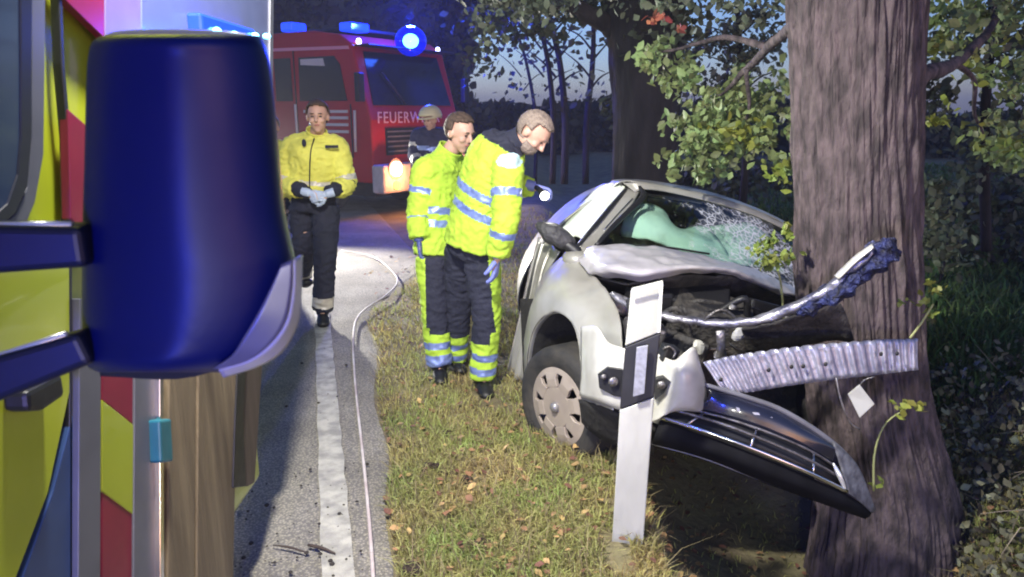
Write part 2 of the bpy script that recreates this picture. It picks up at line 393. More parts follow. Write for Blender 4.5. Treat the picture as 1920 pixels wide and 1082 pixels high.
# hose along the road's edge
pts = [(640, 470), (700, 482), (738, 512), (744, 532), (722, 555), (690, 576), (668, 600), (662, 640), (664, 690), (668, 740), (680, 850), (690, 950), (700, 1082)]
pl = [onz(a, b_, .045) for a, b_ in pts] + [onz(706, 1200, .045)]
tag(tube('hose', pl, .008, mat('hose_rubber', (.62, .58, .54), .7, color2=(.42, .34, .32), scale=6), n=8, samples=120), 'thin pale hose lying along the edge of the road and curling towards the fire engine', 'hose')

# ------------------------------------------------------------------ crashed car
M_sil = mat('silver_paint', (.37, .365, .33), .40, .25, color2=(.25, .24, .21), scale=3.5, bump=.06, bscale=14, coat=.25)
M_hood = mat('bonnet_paint', (.50, .48, .51), .34, .25, color2=(.40, .38, .40), scale=4, bump=.05, bscale=12, coat=.4)
M_wbump = mat('bumper_paint', (.54, .54, .50), .40, .1, color2=(.38, .37, .33), scale=6, coat=.3)
M_blk = mat('black_plastic', (.012, .012, .014), .45, var=.3, scale=12, bump=.1)
M_trim = mat('dark_trim', (.16, .16, .18), .35, var=.3)
M_dark = mat('engine_grime', (.02, .019, .02), .6, color2=(.05, .045, .04), scale=18, bump=.8, bscale=40)
M_alu = mat('cast_metal', (.30, .29, .30), .4, .8, color2=(.12, .11, .11), scale=18, bump=.5)
M_chr = mat('chrome', (.75, .75, .78), .15, 1.0, var=.15)
M_rub = mat('tyre_rubber', (.018, .018, .018), .8, color2=(.04, .036, .03), scale=10, bump=.3)
M_cap = mat('hubcap_silver', (.48, .41, .34), .4, .35, color2=(.38, .32, .27), scale=6)
M_bag = mat('airbag_fabric', (.50, .66, .56), .9, color2=(.36, .52, .44), scale=3, bump=.5, bscale=9)
M_curt = mat('curtain_airbag_fabric', (.66, .70, .58), .9, color2=(.55, .60, .50), scale=5, bump=.4, bscale=12)
M_inner = mat('cabin_fabric', (.035, .035, .04), .9, var=.4)
M_under = mat('underseal', (.015, .014, .013), .9, var=.4, bump=.5)
M_rad = mat('radiator_core', (.035, .045, .15), .45, .6, color2=(.02, .02, .03), scale=30, bump=1, bscale=60)
car = root('crashed_car', 'silver hatchback with crushed front wrapped against the thick tree trunk', 'car', loc=(.25, 3.65, 0))

# front fender: from the outer rim to the arch rim, bulging
outer = [P(984, 700, 4.35), P(986, 640, 4.30), P(1000, 570, 4.22), P(1022, 515, 4.15), P(1062, 480, 4.10), P(1108, 512, 3.86), P(1140, 548, 3.62), P(1160, 590, 3.42), P(1166, 640, 3.27), P(1166, 700, 3.12), P(1150, 770, 3.02)]
arch = [P(988, 712, 4.0), P(990, 668, 3.98), P(1000, 622, 3.92), P(1020, 594, 3.82), P(1042, 586, 3.72), P(1060, 592, 3.63), P(1074, 608, 3.55), P(1083, 634, 3.47), P(1088, 670, 3.39), P(1090, 710, 3.32), P(1091, 748, 3.27)]
mid = []
for i, (a, b_) in enumerate(zip(outer, arch)):
    m_ = a.lerp(b_, .55); m_ += Vector((-.035, -.02, .012)) * math.sin(math.pi * min(1, i / 7)); mid.append(m_)
surf('front_fender', [outer, mid, arch], 90, 24, M_sil, car, .004, dent=.006, dscale=5, crease=.006)
inn = [a + (b_ - a).normalized() * .0 + Vector((.10, .05, -.01)) for a, b_ in zip(arch, outer)]
surf('arch_lip', [arch, [a + Vector((.025, .012, -.004)) for a in arch]], 60, 4, M_sil, car, .003)
surf('wheel_housing', [[a + Vector((.02, .01, 0)) for a in arch], [a + Vector((.30, .06, .0)) for a in arch]], 40, 6, M_under, car, .004)
mk('wheel_well_back', [P(975, 560, 4.3), P(1120, 560, 4.0), P(1120, 800, 3.95), P(985, 800, 4.3)], [(0, 1, 2, 3)], M_under, car)
# crumpled leading edge of the front door with folds
fl = lambda u, v: Vector((-.012, -.012, 0)) * math.sin(v * math.pi * 5) * (.5 + u)
surf('front_door', [[P(1012, 447, 4.55), P(998, 500, 4.65), P(980, 580, 4.7), P(966, 640, 4.7), P(952, 700, 4.72)],
                    [P(1022, 452, 4.40), P(1006, 505, 4.45), P(990, 590, 4.5), P(978, 650, 4.5), P(968, 712, 4.5)],
                    [P(1050, 472, 4.20), P(1022, 520, 4.25), P(1000, 600, 4.32), P(988, 655, 4.36), P(984, 712, 4.38)]], 24, 26, M_sil, car, .006, ridge=fl)
tube('door_edge', [P(1012, 446, 4.53), P(998, 500, 4.63), P(980, 580, 4.68), P(966, 640, 4.68), P(952, 702, 4.7)], .012, mat('door_edge_highlight', (.70, .62, .55), .4), car, samples=16)  # paler colour paints the pinkish highlight along the door edge
# rest of the body (mostly hidden): right side, tail, left side
def sec(Y, s=1.0, dz=0.0):
    e = (Y - 4.7) * -.0
    pts = [(.09, .16), (.02, .38), (.07, .62), (.24, .88), (.48, 1.10), (.74, 1.20), (1.15, 1.10), (1.60, .98), (1.86, .82), (1.96, .52), (1.92, .22), (1.80, -.06), (1.72, -.2)]
    return [Vector((1.0 + (x - 1.0) * s + e, Y, .45 + (z - .45) * s + dz)) for x, z in pts]
surf('rear_body', [sec(4.95, .98), sec(5.6, .98, -.03), sec(6.2, .95, -.10), sec(6.75, .86, -.18), sec(7.0, .60, -.2), sec(7.02, .05, -.2)], 40, 24, M_sil, car, .006)
surf('floor_pan', [[P(1100, 800, 3.4), P(1500, 900, 3.5)], [Vector((.15, 5.0, .12)), Vector((1.7, 5.0, -.15))], [Vector((.2, 6.8, .05)), Vector((1.6, 6.8, -.15))]], 8, 10, M_under, car, .01)
surf('far_fender', [[Vector((1.96, 4.95, .52)), Vector((1.97, 4.4, .5)), Vector((1.95, 3.95, .45))], [Vector((1.86, 4.95, .82)), Vector((1.86, 4.4, .72)), Vector((1.84, 4.0, .6))]], 10, 8, M_sil, car, .004, dent=.03)
surf('far_door', [[Vector((1.96, 4.95, .52)), Vector((1.97, 4.4, .5)), Vector((1.95, 3.98, .45))], [Vector((1.78, 4.95, -.1)), Vector((1.80, 4.4, -.08)), Vector((1.80, 4.0, -.05))]], 10, 8, M_sil, car, .004, dent=.02)
# roof
surf('roof', [[P(1150, 350, 4.75), P(1165, 341, 4.66), P(1195, 341, 4.62), P(1250, 349, 4.68), P(1340, 368, 4.78), P(1420, 395, 4.88), P(1487, 428, 4.96)],
              [P(1132, 352, 5.3), P(1148, 341, 5.2), P(1195, 339, 5.2), P(1252, 345, 5.2), P(1340, 363, 5.2), P(1418, 391, 5.2), P(1485, 424, 5.2)],
              [P(1070, 415, 6.2), P(1090, 395, 6.1), P(1150, 370, 6.1), P(1220, 370, 6.1), P(1310, 380, 6.1), P(1390, 405, 6.1), P(1450, 435, 6.1)]], 40, 20, M_sil, car, .006, dent=.006)
surf('roof_front_edge', [[P(1168, 343, 4.62), P(1198, 343, 4.58), P(1250, 351, 4.64), P(1340, 371, 4.74), P(1420, 398, 4.84), P(1487, 431, 4.92)],
                         [P(1192, 362, 4.56), P(1206, 356, 4.56), P(1252, 361, 4.62), P(1340, 382, 4.72), P(1418, 407, 4.82), P(1484, 438, 4.90)]], 40, 5, M_sil, car, .01)
# A pillar: silver outer rail, dark rubber trims
surf('a_pillar', [[P(1175, 352, 4.62), P(1150, 383, 4.45), P(1118, 422, 4.25), P(1082, 466, 4.08)],
                  [P(1200, 356, 4.58), P(1180, 388, 4.40), P(1143, 428, 4.20), P(1104, 472, 4.02)]], 24, 6, M_sil, car, .012)
tube('window_seal', [P(1173, 356, 4.60), P(1150, 382, 4.43), P(1118, 420, 4.23), P(1078, 468, 4.05)], [(.014, .010)] * 4, M_blk, car, samples=20)
tube('screen_seal', [P(1199, 350, 4.56), P(1206, 368, 4.50), P(1180, 395, 4.36), P(1150, 424, 4.2), P(1118, 460, 4.02)], [.010, .019, .017, .015, .013], M_blk, car, samples=24)
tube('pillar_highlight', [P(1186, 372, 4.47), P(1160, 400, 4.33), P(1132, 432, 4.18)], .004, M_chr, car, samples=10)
# curtain airbag hanging in the front side window
surf('curtain_airbag', [[P(1053, 428, 5.02), P(1090, 385, 5.15), P(1128, 352, 5.25), P(1160, 344, 4.95)],
                        [P(1068, 440, 4.60), P(1105, 398, 4.65), P(1142, 362, 4.75), P(1165, 350, 4.72)],
                        [P(1096, 452, 4.15), P(1124, 415, 4.3), P(1152, 382, 4.45), P(1174, 356, 4.6)]], 24, 18, M_curt, car, .01, dent=.008, ridge=lambda u, v: Vector((0, -.014, .008)) * math.sin(v * 18))
surf('roof_rail', [[P(1052, 424, 5.05), P(1088, 381, 5.18), P(1126, 349, 5.28), P(1165, 340, 4.72)], [P(1050, 432, 5.0), P(1090, 389, 5.13), P(1130, 357, 5.2), P(1168, 349, 4.7)]], 30, 4, M_sil, car, .012)
# windscreen and what lies behind it
Mg = glass('windscreen_glass', crack=True)
surf('windscreen', [[P(1204, 360, 4.56), P(1300, 374, 4.66), P(1400, 401, 4.80), P(1486, 438, 4.90)],
                    [P(1160, 415, 4.26), P(1280, 432, 4.30), P(1390, 460, 4.45), P(1490, 490, 4.6)],
                    [P(1114, 466, 4.00), P(1250, 480, 3.98), P(1370, 505, 4.1), P(1490, 540, 4.3)]], 30, 16, Mg, car, .0, dent=.006, dscale=4)
surf('dashboard', [[P(1130, 462, 4.25), P(1260, 478, 4.25), P(1390, 505, 4.35), P(1490, 540, 4.5)], [P(1150, 440, 4.7), P(1270, 455, 4.7), P(1390, 480, 4.8), P(1480, 505, 4.9)]], 16, 6, M_inner, car, .03)
surf('driver_airbag', [[P(1180, 398, 4.75), P(1205, 386, 4.72), P(1235, 400, 4.74), P(1270, 432, 4.72), P(1330, 432, 4.74)],
                       [P(1172, 420, 4.55), P(1205, 415, 4.46), P(1250, 432, 4.46), P(1290, 452, 4.46), P(1350, 462, 4.5)],
                       [P(1175, 445, 4.5), P(1215, 452, 4.40), P(1260, 468, 4.40), P(1310, 482, 4.42), P(1385, 500, 4.5)]], 26, 14, M_bag, car, .03, dent=.02, dscale=6)
surf('passenger_airbag', [[P(1325, 432, 4.85), P(1390, 425, 4.9), P(1440, 445, 4.95)], [P(1340, 470, 4.6), P(1400, 472, 4.62), P(1450, 485, 4.7)], [P(1370, 500, 4.5), P(1420, 505, 4.55), P(1465, 515, 4.6)]], 14, 12, M_bag, car, .03, dent=.02)
surf('roof_lining', [[P(1215, 368, 4.72), P(1340, 392, 4.85), P(1470, 440, 5.0)], [P(1210, 395, 5.3), P(1330, 425, 5.4), P(1450, 460, 5.5)]], 10, 6, M_inner, car, .01)
for px in (1235, 1345):
    surf('seat_back', [[P(px - 32, 398, 5.3), P(px + 2, 390, 5.3), P(px + 34, 404, 5.3)], [P(px - 40, 470, 5.1), P(px, 475, 5.05), P(px + 40, 482, 5.1)]], 8, 8, M_inner, car, .1)
# bonnet, folded up
surf('bonnet', [[P(1080, 476, 4.10), P(1130, 461, 4.02), P(1215, 463, 4.0), P(1300, 478, 4.02), P(1390, 500, 4.08), P(1460, 528, 4.14), P(1512, 556, 4.16)],
                [P(1088, 490, 3.95), P(1135, 476, 3.86), P(1215, 480, 3.80), P(1300, 490, 3.84), P(1390, 507, 3.92), P(1460, 536, 4.04), P(1512, 556, 4.12)],
                [P(1102, 508, 3.82), P(1140, 504, 3.66), P(1210, 507, 3.58), P(1290, 501, 3.66), P(1380, 511, 3.80), P(1450, 540, 3.96), P(1510, 557, 4.08)],
                [P(1112, 514, 3.84), P(1160, 520, 3.68), P(1215, 524, 3.60), P(1290, 509, 3.70), P(1380, 517, 3.84), P(1450, 545, 3.99), P(1508, 560, 4.10)]], 110, 36, M_hood, car, .008, dent=.008, dscale=7, crease=.008)
surf('bonnet_lining', [[P(1112, 518, 3.86), P(1160, 525, 3.72), P(1215, 528, 3.66), P(1290, 513, 3.74), P(1380, 521, 3.88), P(1450, 549, 4.02), P(1508, 563, 4.12)],
                       [P(1120, 545, 4.05), P(1200, 550, 4.0), P(1300, 550, 4.0), P(1380, 560, 4.05), P(1440, 572, 4.1), P(1480, 580, 4.12), P(1508, 590, 4.14)]], 40, 8, M_dark, car, .01, dent=.02)
tube('wiper', [P(1140, 466, 3.98), P(1230, 462, 4.02), P(1330, 476, 4.08)], .006, M_blk, car, samples=12)
# round shoulder between pillar and bonnet
V, Fc_ = ell_geo(P(1082, 484, 4.08), (.085, .10, .055), 16, 10); mk('scuttle_corner', V, Fc_, M_sil, car, smooth=True)
# door mirror, black with broken housing
V, Fc_ = merge([ell_geo(P(1042, 441, 4.12), (.12, .07, .060), 18, 12, frame_rot(P(1085, 462, 4.1) - P(1020, 425, 4.15), (0, 0, 1)))])
V = [v + .014 * noise.noise_vector(v * 16) for v in V]
sm = mk('door_mirror', V, Fc_, mat('mirror_shell', (.045, .045, .05), .55, var=.5, scale=22, bump=.8), car, smooth=True)
tube('mirror_foot', [P(1052, 450, 4.1), P(1078, 470, 4.07), P(1092, 482, 4.04)], [.03, .035, .02], M_blk, car, samples=8)
V, Fc_ = ell_geo(P(1016, 452, 4.3), (.02, .02, .018), 10, 8); mk('door_hinge', V, Fc_, M_wbump, car, smooth=True)

# engine bay: bulkhead, block, hoses, battery, slam panel
surf('bulkhead', [[P(1105, 500, 4.1), P(1300, 515, 4.05), P(1510, 570, 4.15)], [P(1110, 700, 3.95), P(1300, 740, 3.9), P(1500, 790, 3.9)]], 16, 12, M_dark, car, .02, dent=.05)
def junk(name, px, py, Y, s, m, k=1.0, seed=0, rot=0.0):
    V, Fc_ = box_geo((0, 0, 0), s)
    o = mk(name, V, Fc_, m, car); md = o.modifiers.new('sub', 'SUBSURF'); md.subdivision_type = 'SIMPLE'; md.levels = md.render_levels = 2
    bevel(o, min(s) * .15); o.location = P(px, py, Y); o.rotation_euler = (.3 * math.sin(seed), rot, .4 * math.cos(seed * 2)); return o
junk('engine_block', 1330, 600, 3.72, (.42, .32, .20), M_dark, seed=1, rot=.25)
junk('engine_cover', 1300, 556, 3.78, (.36, .26, .06), M_blk, seed=2, rot=.2)
junk('battery', 1215, 570, 3.72, (.22, .16, .16), M_blk, seed=3, rot=.1)
junk('fluid_tank', 1163, 572, 3.62, (.10, .10, .10), M_alu, seed=4, rot=.4)
junk('gearbox', 1275, 655, 3.55, (.26, .22, .16), M_dark, seed=5, rot=.3)
junk('fuse_box', 1420, 580, 3.85, (.2, .14, .1), M_blk, seed=6, rot=.3)
junk('headlight_wreck', 1205, 625, 3.42, (.20, .10, .11), M_alu, seed=7, rot=.2)
for i in range(16):
    g = random.Random(50 + i); x = 1150 + g.random() * 330; y = 560 + (x - 1150) * .08 + g.random() * 60; Y = 3.45 + g.random() * .3
    q = [P(x, y, Y), P(x + g.uniform(-40, 60), y + g.uniform(-30, 30), Y - .05), P(x + g.uniform(20, 110), y + g.uniform(-15, 55), Y), P(x + g.uniform(60, 140), y + g.uniform(0, 60), Y + .05)]
    tube('engine_hose' if i % 2 else 'cable', q, g.choice([.005, .008, .014, .018]), [M_blk, M_dark, M_alu, M_blk][i % 4], car, n=8, samples=18)
for i, (px, py, Y, s) in enumerate([(1385, 628, 3.35, .030), (1160, 610, 3.5, .03), (1310, 650, 3.3, .032), (1350, 665, 3.25, .028), (1255, 590, 3.5, .022), (1375, 575, 3.6, .02)]):
    V, Fc_ = ell_geo(P(px, py, Y), (s, s * .6, s * 1.1), 9, 6); V = [v + .012 * noise.noise_vector(v * 30) for v in V]
    mk('metal_shard', V, Fc_, M_alu if i % 2 else M_wbump, car)
# vertical struts seen between slam panel and beam
tube('front_strut', [P(1185, 560, 3.4), P(1195, 640, 3.35), P(1210, 700, 3.3)], [(.03, .015)] * 3, M_blk, car, samples=8)
tube('bonnet_latch_post', [P(1350, 620, 3.2), P(1352, 655, 3.2), P(1345, 700, 3.2)], [(.02, .01)] * 3, M_alu, car, samples=8)
# bent slam panel sweeping up across the trunk
q = [P(1148, 552, 3.55), P(1190, 580, 3.42), P(1250, 594, 3.32), P(1330, 606, 3.24), P(1410, 602, 3.16), P(1480, 580, 3.10), P(1545, 548, 3.05), P(1590, 512, 3.0), P(1640, 470, 2.96)]
V, Fc_ = tube_geo(q, [(.020, .016), (.024, .018), (.024, .018), (.026, .02), (.028, .02), (.028, .024), (.026, .024), (.022, .02), (.012, .012)], 8, (0, 1, 0), 70)
V = [v + .010 * noise.noise_vector(v * 22) for v in V]
M_slam = mat('bent_slam_panel', (.42, .41, .45), .35, .7, color2=(.10, .10, .14), scale=12, bump=.5)
mk('slam_panel', V, Fc_, M_slam, car, smooth=True)
surf('bonnet_fragment', [[P(1566, 518, 3.0), P(1600, 484, 2.98), P(1636, 458, 2.96)], [P(1574, 524, 2.96), P(1606, 492, 2.94), P(1640, 464, 2.92)]], 14, 3, M_wbump, car, .006, dent=.006)
q = [P(1500, 586, 3.08), P(1560, 552, 3.04), P(1610, 512, 3.0), P(1655, 474, 2.98), P(1682, 470, 3.0)]
V, Fc_ = tube_geo(q, [(.04, .02), (.05, .035), (.06, .052), (.05, .06), (.03, .03)], 12, (0, 1, 0), 40)
V = [v + .030 * noise.noise_vector(v * 20) + .012 * noise.noise_vector(v * 60) for v in V]
mk('radiator_pack', V, Fc_, M_rad, car)
# torn sheet and pipes below the slam panel
surf('torn_sheet', [[P(1390, 620, 3.3), P(1460, 600, 3.2), P(1540, 570, 3.15), P(1575, 570, 3.2)], [P(1400, 660, 3.4), P(1470, 655, 3.35), P(1550, 640, 3.3), P(1600, 640, 3.25)]], 16, 8, M_dark, car, .004, dent=.02)
# ribbed crash beam
def beamtop(u): return catmull([P(1318, 680, 2.98), P(1400, 664, 2.99), P(1520, 648, 3.03), P(1640, 639, 3.10), P(1722, 636, 3.18)], 241)[round(u * 240)]
def beambot(u): return catmull([P(1360, 744, 2.95), P(1430, 731, 2.97), P(1540, 715, 3.01), P(1650, 702, 3.08), P(1722, 694, 3.16)], 241)[round(u * 240)]
M_beam = mat('crash_beam_steel', (.46, .46, .54), .38, .55, color2=(.26, .26, .34), scale=9, bump=.3)
bt = catmull([P(1318, 680, 2.98), P(1400, 664, 2.99), P(1520, 648, 3.03), P(1640, 639, 3.10), P(1722, 636, 3.18)], 241)
bb = catmull([P(1360, 744, 2.95), P(1430, 731, 2.97), P(1540, 715, 3.01), P(1650, 702, 3.08), P(1722, 694, 3.16)], 241)
V = []; NV = 9
for i in range(241):
    u = i / 240; ph = math.sin(u * 2 * math.pi * 22 + .6 * math.sin(u * 30)); rz = .011 * max(-.6, min(.8, ph * 1.6))
    for j in range(NV):
        v = j / (NV - 1); e = 1 - abs(2 * v - 1) ** 6
        p = bt[i].lerp(bb[i], v); p += Vector((0, -1, .15)) * (rz * (.35 + .65 * e)) + .003 * noise.noise_vector(p * 12); V.append(p)
Fc_ = [(i * NV + j, (i + 1) * NV + j, (i + 1) * NV + j + 1, i * NV + j + 1) for i in range(240) for j in range(NV - 1)]
cb = mk('crash_beam', V, Fc_, M_beam, car, smooth=True); solid(cb, .012, 1)
for (px, py) in ((1441, 694), (1484, 688), (1506, 687), (1548, 683), (1652, 664), (1682, 663), (1352, 712)):
    Y = 2.955 + .16 * max(0, (px - 1400) / 320) ** 1.6
    V, Fc_ = ell_geo(P(px, py, Y), (.009, .006, .010), 10, 6); mk('bolt_hole', V, Fc_, M_blk, cb, smooth=True)
# bumper: left corner piece, piece right of the marker post
surf('bumper_corner', [[P(1091, 612, 3.36), P(1120, 612, 3.2), P(1140, 640, 3.12), P(1168, 652, 3.06), P(1235, 668, 2.99)],
                       [P(1091, 690, 3.29), P(1112, 690, 3.14), P(1140, 692, 3.06), P(1170, 700, 3.02), P(1235, 700, 2.97)],
                       [P(1090, 742, 3.27), P(1112, 750, 3.12), P(1138, 760, 3.04), P(1170, 772, 3.0), P(1238, 796, 2.94)]], 30, 14, M_wbump, car, .006, dent=.004)
fp = [P(1122, 704, 3.045), P(1140, 690, 3.035), P(1168, 694, 3.00), P(1168, 745, 2.99), P(1150, 742, 3.01), P(1124, 728, 3.04)]
prism('fog_lamp_opening', fp, (0, .02, 0), M_blk, car)
V, Fc_ = ell_geo(P(1150, 716, 2.995), (.022, .012, .022), 12, 8); mk('fog_lamp', V, Fc_, M_alu, car, smooth=True)
V, Fc_ = ell_geo(P(1132, 707, 3.02), (.014, .010, .014), 12, 8); mk('fog_lamp', V, Fc_, M_alu, car, smooth=True)
surf('bumper_nose', [[P(1228, 660, 3.0), P(1245, 668, 2.96), P(1266, 676, 2.92), P(1285, 660, 2.90), P(1300, 652, 2.92), P(1312, 690, 2.98)],
                     [P(1228, 700, 2.98), P(1250, 700, 2.93), P(1275, 700, 2.87), P(1298, 704, 2.87), P(1316, 710, 2.92), P(1322, 720, 2.99)],
                     [P(1226, 760, 2.95), P(1250, 760, 2.89), P(1275, 752, 2.86), P(1300, 756, 2.87), P(1315, 764, 2.93), P(1322, 768, 2.99)],
                     [P(1222, 792, 2.93), P(1236, 786, 2.89), P(1255, 772, 2.88), P(1285, 768, 2.90), P(1308, 772, 2.95), P(1320, 776, 3.0)]], 36, 24, M_wbump, car, .006, dent=.003)
fp = [P(1226, 712, 2.915), P(1246, 708, 2.905), P(1258, 716, 2.89), P(1244, 738, 2.89), P(1228, 750, 2.905)]
prism('fog_lamp_opening', fp, (0, .03, 0), M_blk, car)
V, Fc_ = ell_geo(P(1240, 722, 2.885), (.018, .012, .018), 12, 8); mk('fog_lamp', V, Fc_, M_alu, car, smooth=True)
junk('broken_lamp', 1253, 662, 2.98, (.07, .06, .07), M_blk, seed=9, rot=.3)
tube('lamp_ring', [P(1243, 655, 2.95), P(1255, 650, 2.94), P(1266, 660, 2.94), P(1262, 672, 2.94)], .005, M_alu, car, samples=12)
# torn grille and lower bumper, sagging to the right
g0 = [P(1240, 783, 2.90), P(1330, 812, 2.82), P(1420, 846, 2.78), P(1510, 884, 2.78), P(1588, 922, 2.84)]
g1 = [P(1268, 770, 2.92), P(1345, 792, 2.85), P(1430, 824, 2.81), P(1515, 862, 2.81), P(1580, 898, 2.87)]
g2 = [P(1296, 768, 2.94), P(1360, 784, 2.88), P(1440, 811, 2.84), P(1520, 846, 2.84), P(1575, 880, 2.89)]
tube('grille_trim', g0, [(.006, .010)] * 5, M_chr, car, samples=40)
tube('grille_slat', g1, [(.005, .007)] * 5, M_alu, car, samples=40)
tube('grille_slat', g2, [(.004, .006)] * 5, M_alu, car, samples=40)
for u in (.14, .48, .82):
    i = int(u * 39); a = catmull(g0, 40)[i]; c = catmull(g2, 40)[min(39, i - 1)]
    tube('grille_divider', [a, (a + c) / 2, c], .005, M_chr, car)
tube('grille_end_trim', [P(1562, 868, 2.86), P(1574, 892, 2.84), P(1586, 920, 2.84)], [.004, .011, .006], mat('bright_trim', (.85, .85, .85), .25, .6), car, samples=10)
off = Vector((0, .03, 0))
surf('grille_backing', [[p + off for p in g0], [p + off for p in g2]], 20, 5, M_blk, car, .01)
M_gpan = mat('glossy_grille_panel', (.014, .015, .028), .22, var=.3, scale=9, coat=.5, bump=.03)
surf('grille_panel', [[P(1298, 770, 2.95), P(1360, 782, 2.89), P(1440, 808, 2.85), P(1520, 843, 2.85), P(1576, 880, 2.90), P(1612, 925, 2.95)],
                      [P(1330, 742, 2.93), P(1385, 758, 2.89), P(1450, 782, 2.87), P(1530, 820, 2.87), P(1590, 862, 2.91), P(1625, 935, 2.95)],
                      [P(1322, 722, 2.96), P(1400, 744, 2.94), P(1470, 770, 2.93), P(1550, 822, 2.93), P(1600, 872, 2.95), P(1636, 956, 2.97)]], 40, 10, M_gpan, car, .008, dent=.003)
surf('grille_top_edge', [[P(1320, 717, 2.95), P(1400, 740, 2.93), P(1470, 766, 2.92), P(1550, 816, 2.92), P(1602, 868, 2.94), P(1638, 950, 2.96)],
                         [P(1322, 725, 2.945), P(1400, 749, 2.925), P(1468, 775, 2.915), P(1546, 825, 2.915), P(1597, 875, 2.935), P(1632, 955, 2.955)]], 40, 3, M_trim, car, .006)
surf('bumper_end', [[P(1560, 828, 2.90), P(1606, 872, 2.92), P(1640, 955, 2.94)], [P(1590, 925, 2.84), P(1610, 940, 2.88), P(1634, 962, 2.93)]], 12, 8, mat('scuffed_plastic', (.17, .175, .19), .5, color2=(.07, .07, .08), scale=20, bump=.4), car, .006)
surf('lower_bumper', [[P(1238, 790, 2.92), P(1330, 820, 2.84), P(1420, 854, 2.80), P(1510, 892, 2.80), P(1590, 930, 2.86), P(1632, 960, 2.94)],
                      [P(1228, 815, 2.90), P(1325, 842, 2.82), P(1420, 878, 2.78), P(1512, 916, 2.78), P(1590, 948, 2.84), P(1628, 966, 2.93)],
                      [P(1222, 832, 2.95), P(1320, 860, 2.88), P(1415, 896, 2.84), P(1510, 930, 2.84), P(1588, 958, 2.90), P(1622, 970, 2.97)]], 40, 10, mat('lower_bumper_void', (.006, .006, .008), .8, var=.4, spec=.15), car, .008)  # near black, so the dark void under the trim is in the colour
tube('splitter_edge', [P(1222, 832, 2.94), P(1320, 860, 2.86), P(1415, 896, 2.83), P(1510, 930, 2.83), P(1588, 958, 2.9)], .004, M_trim, car, samples=30)
# printed marks in the badge recess of the grille panel
M_mark = mat('badge_marks', (.40, .40, .48), .5)
for (px, py, sx, sy) in ((1384, 768, 6, 8), (1418, 776, 12, 5), (1426, 788, 8, 5), (1444, 784, 10, 5), (1440, 797, 7, 4), (1452, 795, 5, 9), (1476, 806, 5, 7)):
    Y = 2.872; prism('badge_mark', [P(px - sx * .6, py - sy * .5, Y - .004), P(px + sx * .4, py - sy * .3, Y - .004), P(px + sx * .6, py + sy * .5, Y - .006), P(px - sx * .3, py + sy * .3, Y - .006)], (0, .004, 0), M_mark, car)
# skirt under the left of the bumper (dark, grimy)
surf('inner_skirt', [[P(1088, 748, 3.30), P(1120, 758, 3.14), P(1165, 776, 3.04), P(1230, 800, 2.96)], [P(1092, 790, 3.36), P(1122, 820, 3.25), P(1165, 838, 3.15), P(1228, 850, 3.05)]], 16, 6, M_under, car, .006, dent=.01)
# number plate scrap hanging on a cable below the beam
tube('cable', [P(1568, 708, 3.0), P(1575, 745, 2.98), P(1592, 790, 2.97), P(1612, 806, 2.98)], .004, M_alu, car, n=6, samples=14)
prism('torn_white_scrap', [P(1590, 740, 2.98), P(1612, 722, 2.96), P(1640, 758, 2.95), P(1612, 784, 2.97)], (.004, .012, 0), M_wbump, car, .002)
tube('wire', [P(1612, 722, 2.99), P(1622, 712, 2.98), P(1640, 706, 2.97)], .0025, M_alu, car, n=6, samples=8)

